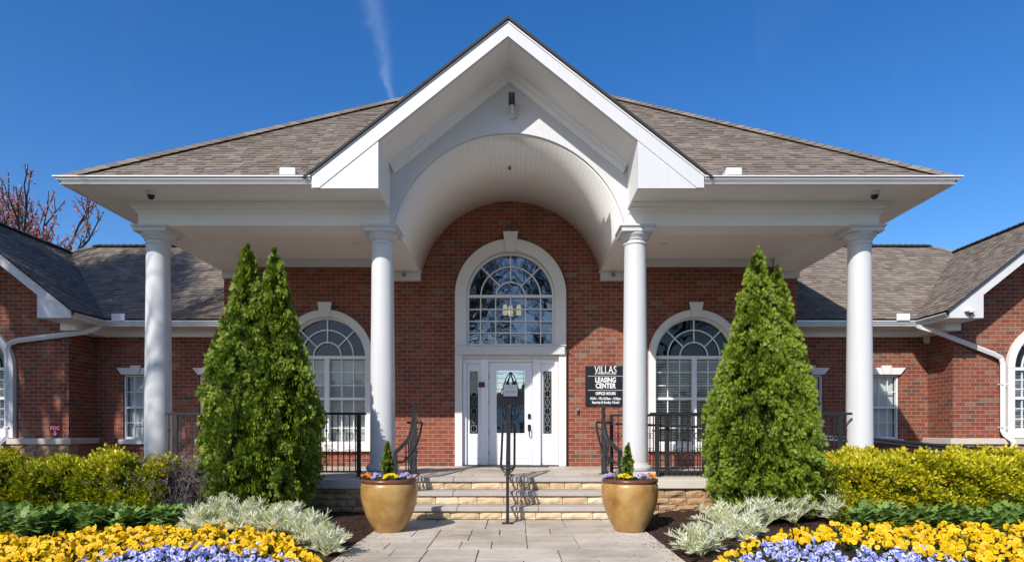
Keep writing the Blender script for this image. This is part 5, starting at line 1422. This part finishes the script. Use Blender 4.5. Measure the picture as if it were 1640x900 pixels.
leafy_row([(-8.0, 6.45), (-4.1, 6.85), (-3.6, 7.15), (-3.9, 7.5), (-8.0, 7.5)], 'dark green leafy perennials in a band between the left hedge and yellow pansies', 51, n=170)
leafy_row([(3.8, 6.9), (8.0, 6.75), (8.0, 7.5), (4.0, 7.5)], 'dark green leafy perennials in a band between the golden hedge and yellow pansies', 52, n=170)

def silver_plant(x, y, h, w, label, seed, plume=False):
    """feathery stems set with many short narrow leaves"""
    g = np.random.RandomState(seed); z = bed_z(x, y); root = empty('silver_foliage_plant', (x, y, z), label, 'foliage plant', None)
    P = []; D = []; mb = MB(True); stem = 34 if w > .2 else 26
    for i in range(stem):
        el = g.uniform(.15, 1.5) if i else 1.55; az = g.uniform(0, 6.28)
        dr = Vector((math.cos(az)*math.cos(el), math.sin(az)*math.cos(el), math.sin(el)))
        ln = (w*math.cos(el)+h*math.sin(el))*g.uniform(.85, 1.1); a = Vector((x, y, z)); m = 12
        pts = [a+dr*ln*t/m+Vector((0, 0, .35*ln*math.cos(el)*(t/m)*(1-t/m)*1.6)) for t in range(m+1)]
        mb.tube(pts, [.0045]*m+[.002], n=4, caps=False)
        for k in range(52):
            u = g.uniform(.2, 1)**.8*m; q = pts[min(m-1, int(u))].lerp(pts[min(m, int(u)+1)], u-int(u)); aa = g.uniform(0, 6.28)
            P.append(q); D.append(dr*.75+Vector((math.cos(aa)*.8, math.sin(aa)*.8, g.uniform(-.2, .6))))
    P = np.array(P); D = np.array(D); m = len(P)
    tv = [(0, 0, 0), (-.06, .02, .3), (-.05, .05, .7), (0, .09, 1), (.05, .05, .7), (.06, .02, .3)]
    o = scatter('foliage', tv, [(0, 1, 2, 3, 4, 5)], P, basis(D), g.uniform(.5, 1.15, m)*.088, M['silver_leaf']); o.parent = root; o.location = -root.location
    if plume:
        n = 420; u = g.uniform(0, 1, n); r = .05*(1.2-u)*g.uniform(.2, 1.1, n); aa = g.uniform(0, 6.28, n)
        Q = np.stack([x+r*np.cos(aa), y+r*np.sin(aa), z+h*.9+u*h*.38], 1); d = np.stack([np.cos(aa), np.sin(aa), np.ones(n)*.8], 1)
        o2 = scatter('plume', tv, [(0, 1, 2, 3, 4, 5)], Q, basis(d), g.uniform(.6, 1.1, n)*.042, M['silver_plume']); o2.parent = root; o2.location = -root.location
        mb.tube([(x, y, z), (x, y, z+h*1.2)], .005, n=5)
    mb.build('stems', M['silver_plume'], root)
LEFT_S = [(325, 862, .30, .20, 1, 'thin silver plant with pale plume, furthest from the walk in the left bed'), (358, 858, .42, .24, 1, 'tallest silver plant with a pale plume in front of the left evergreen'),
          (402, 862, .38, .23, 1, 'silver plumed plant second tallest, before the middle of the left evergreen'), (440, 866, .33, .22, 1, 'silver plumed plant above the right end of the yellow pansies on the left'),
          (462, 858, .32, .20, 1, 'silver plumed plant half hidden behind its neighbours, left bed'), (494, 872, .34, .22, 1, 'silver plumed plant one from the end nearest the left planter'),
          (522, 880, .30, .18, 1, 'small silver plumed plant nearest the left planter at the mulch edge')]
RIGHT_S = [(1124, 884, .26, .24, 0, 'white leaved mound nearest the walk on the right at the mulch edge'), (1165, 858, .30, .27, 0, 'white leaved mound second from the walk on the right'), (1190, 868, .20, .20, 0, 'low white leaved tuft squeezed between mounds on the right'),
           (1225, 846, .30, .26, 0, 'white leaved mound in front of the middle of the right evergreen'), (1272, 842, .29, .25, 0, 'white leaved mound before the right side of the right evergreen'),
           (1338, 840, .33, .26, 0, 'white leaved mound where the right evergreen meets the golden hedge'), (1385, 844, .24, .20, 0, 'white leaved mound on the right standing second from the leafy green band'), (1412, 842, .24, .20, 0, 'white leaved mound on the right touching the leafy green band')]
for i, (px, py, h, w, pl_, lb) in enumerate(LEFT_S+RIGHT_S):
    q = ground_at(px, py, .06); silver_plant(q[0], q[1], h*(.86 if pl_ else .85), w*(.95 if pl_ else 1.15), lb, 60+i, bool(pl_))

# ------------------------------------------------------------------ bare trees
def bare_tree_mesh(seed, height, spread_=.5, levels=6, r0=.16, up=.25, minr=.006, first=.22, prob=.75):
    g = random.Random(seed); segs = []; tips = []
    def grow(p, d, ln, r, lv):
        q = p.copy(); dd = d.copy(); n = 4
        for i in range(n):
            r1 = r*(1-.14*(i+1)/1.6); e = q+dd*ln/n; segs.append((q.copy(), e.copy(), r*(1-.14*i/1.6), max(minr*.7, r1)))
            q = e; dd = (dd+Vector((g.gauss(0, .10), g.gauss(0, .10), g.gauss(0, .05)+up*.12))).normalized()
            if lv < levels and i >= 1 and g.random() < (prob if lv else .35):
                ax = Vector((g.gauss(0, 1), g.gauss(0, 1), g.gauss(0, .3))).normalized(); nd = (dd*.75+ax*spread_*1.3+Vector((0, 0, up*.5))).normalized()
                grow(q.copy(), nd, ln*g.uniform(.55, .78), max(minr, r*.5), lv+1)
        if lv < levels:
            for k in range(2):
                ax = Vector((g.gauss(0, 1), g.gauss(0, 1), 0)).normalized(); nd = (dd+ax*spread_*g.uniform(.5, 1)+Vector((0, 0, up*.4))).normalized()
                grow(q.copy(), nd, ln*g.uniform(.62, .82), max(minr, r*.62), lv+1)
        else: tips.append((q.copy(), dd.copy()))
    grow(Vector((0, 0, 0)), Vector((0, 0, 1)), height*first, r0, 0)
    zm = max(s[1].z for s in segs); k = height/zm
    segs = [(a*k, b*k, r*k, q*k) for a, b, r, q in segs]; tips = [(q*k, d) for q, d in tips]
    return segs, tips
def segs_mesh(name, segs, sides=4):
    A = np.array([s[0] for s in segs]); Bp = np.array([s[1] for s in segs]); r0 = np.array([s[2] for s in segs]); r1 = np.array([s[3] for s in segs])
    z = Bp-A; ln = np.linalg.norm(z, axis=1, keepdims=True); Rm = basis(z, spin=np.zeros(len(z))); n = len(segs); vs = []
    ang = np.arange(sides)*2*math.pi/sides
    for (pt, r) in ((A, r0), (Bp, r1)):
        for a in ang: vs.append(pt+Rm[:, :, 0]*(np.cos(a)*r)[:, None]+Rm[:, :, 1]*(np.sin(a)*r)[:, None])
    V = np.stack(vs, 1).reshape(-1, 3); fs = []
    base = np.arange(n)*2*sides
    F = np.stack([np.stack([base+k, base+(k+1) % sides, base+sides+(k+1) % sides, base+sides+k], 1) for k in range(sides)], 1).reshape(-1, 4)
    me = bpy.data.meshes.new(name); me.from_pydata(V.tolist(), [], F.tolist()); return me
def bare_tree(loc, seed, height, label, spread_=.5, levels=6, r0=.16, bloom=None, nb=9, rot=0, up=.25, first=.22, group=None, prob=.75):
    segs, tips = bare_tree_mesh(seed, height, spread_, levels, r0, up, first=first, prob=prob)
    root = empty('bare_tree', loc, label, 'tree', group); T = Vector(loc)
    thick = [s for s in segs if s[2] > r0*.42]; thin = [s for s in segs if s[2] <= r0*.42]
    for nm, ss, sd_ in (('trunk', thick, 8), ('crown', thin, 3)):
        me = segs_mesh(nm, ss, sd_); o = bpy.data.objects.new(nm, me); col.objects.link(o); me.materials.append(M['bark']); o.parent = root
    if bloom:
        g = np.random.RandomState(seed); B_ = []
        for (q, dd) in tips:
            for k in range(nb): B_.append(np.array(q)-np.array(dd)*g.uniform(0, .45)+g.normal(0, .02, 3))
        B_ = np.array(B_); lv, lf = leaf_template(.8)
        o = scatter('blossom', lv, lf, B_, basis(g.normal(0, 1, (len(B_), 3))), g.uniform(.5, 1.2, len(B_))*.075, M[bloom]); o.parent = root
    return root
bare_tree((-15.6, 20.5, 0), 12, 9.9, 'leafless tree with reddish buds rising behind the valley of the left wing roof', .62, 5, .16, 'redbud_flower', 12, up=.8, prob=.38)
bare_tree((-18.3, 22.5, 0), 14, 10.6, 'leafless tree with reddish buds standing beyond the left wing behind its gable', .62, 5, .16, 'redbud_flower', 12, up=.8, prob=.38)
# trees on the lawn in front of the building: they shade the left wing and show in the window glass
bare_tree((-15.5, 1.8, 0), 3, 15.0, 'large leafless lawn tree whose branches shade the left wing', .55, 6, .24)
bare_tree((-20.0, 3.2, 0), 5, 16.0, 'second large leafless lawn tree further from the walk, shading the left gable', .55, 6, .26)
bare_tree((4.5, -19.0, 0), 7, 16.0, 'leafless tree across the driveway opposite the front door', .6, 6, .26)
bare_tree((-6.5, -22.0, 0), 8, 17.0, 'leafless tree across the driveway opposite the left porch window', .6, 6, .26)
bare_tree((10.0, -21.0, 0), 9, 15.0, 'leafless tree across the driveway opposite the right porch window', .6, 6, .26)

# a far belt of woodland beyond the driveway, seen only in the window glass
g = np.random.RandomState(77); n = 14000; X = g.uniform(-70, 70, n); hgt = 6+.8*np.sin(X*.21)+.6*np.sin(X*.53+1)+g.normal(0, .3, n)
Z = hgt*g.uniform(0, 1, n)**.7; Y = -62+g.uniform(-3, 3, n)
lv, lf = leaf_template(.7)
o = scatter('woodland_belt', lv, lf, np.stack([X, Y, Z], 1), basis(g.normal(0, 1, (n, 3))), g.uniform(.7, 1.5, n), M['green_bed_leaf'])
tag(o, 'far belt of dark woodland beyond the driveway and the long pale building', 'woodland', kind='stuff')

# long pale building across the driveway, it shows in the door glass
fb = empty('far_building', (0, -50, 0), 'long pale building across the driveway opposite the front door', 'building')
mb = MB(True); mb.box(-14, 16, -54, -50, 0, 4.2); mb.build('wall', M['cream_stucco'], fb)
mb = MB(True); mb.add([(-14.5, -49.5, 4.2), (16.5, -49.5, 4.2), (16.5, -54.5, 4.2), (-14.5, -54.5, 4.2), (-12, -52, 5.9), (14, -52, 5.9)], [(0, 1, 5, 4), (1, 2, 5), (2, 3, 4, 5), (3, 0, 4), (0, 3, 2, 1)]); mb.build('roof', M['roof_underlay'], fb)
for i in range(7):
    mb = MB(True); x = -11+i*4; mb.box(x-.6, x+.6, -49.99, -49.95, .9, 2.2); mb.build('window', M['lens_dark'], fb)

# unseen pine, added so that its high crown keeps the left gable slope in shade
def pine(loc, h, zc, label, seed):
    g = np.random.RandomState(seed); root = empty('added_shade_pine', loc, label, 'tree'); x, y, z = loc; P = []; D = []
    mb = MB(True); mb.tube([(x, y, z-.05), (x+.1, y, h*.5), (x, y+.1, h)], [.26, .19, .05], n=9)
    for k in range(46):
        t = g.uniform(0, 1); zz = zc+(h-zc)*t; L_ = 2.3*(1-.65*t)*g.uniform(.6, 1.1); a = g.uniform(0, 6.28); e = Vector((x+L_*math.cos(a), y+L_*math.sin(a), zz+.25*L_)); s_ = Vector((x, y, zz))
        mb.tube([s_, e], [.045, .012], n=5, caps=False)
        for j in range(230):
            q = s_.lerp(e, g.uniform(.25, 1.05)**.7)+Vector(g.normal(0, .17, 3)); P.append(q); D.append(g.normal(0, 1, 3)+[0, 0, .5])
    mb.build('trunk', M['bark'], root); P = np.array(P); lv, lf = leaf_template(.25)
    o = scatter('crown', lv, lf, P, basis(np.array(D)), g.uniform(.7, 1.3, len(P))*.17, M['green_bed_leaf']); o.parent = root; o.location = -root.location
pine((-16.0, 1.0, 0), 17.6, 13.4, 'tall unseen pine added on the lawn to shade the left gable roof', 6)
GROUPS = {'security_camera': 'security cameras on the building', 'planter_pot': 'glazed pots beside the steps', 'dwarf_conifer': 'small conifers in the pots',
          'potted_pansy': 'pansies planted in the pots', 'arborvitae': 'tall evergreens flanking the entrance', 'silver_foliage_plant': 'white leaved plants along the back of the flower beds',
          'porch_railing': 'railings on the porch', 'stair_railing': 'curved railings beside the steps', 'bare_tree': 'leafless trees', 'clipped_hedge': 'clipped hedges in front of the wings',
          'alarm_sounder': 'alarm sounders under the eaves', 'motion_sensor': 'sensors at the feet of the arch'}
for o in scene.objects:
    k = o.name.split('.')[0]
    if o.parent is None and k in GROUPS: o['group'] = GROUPS[k]
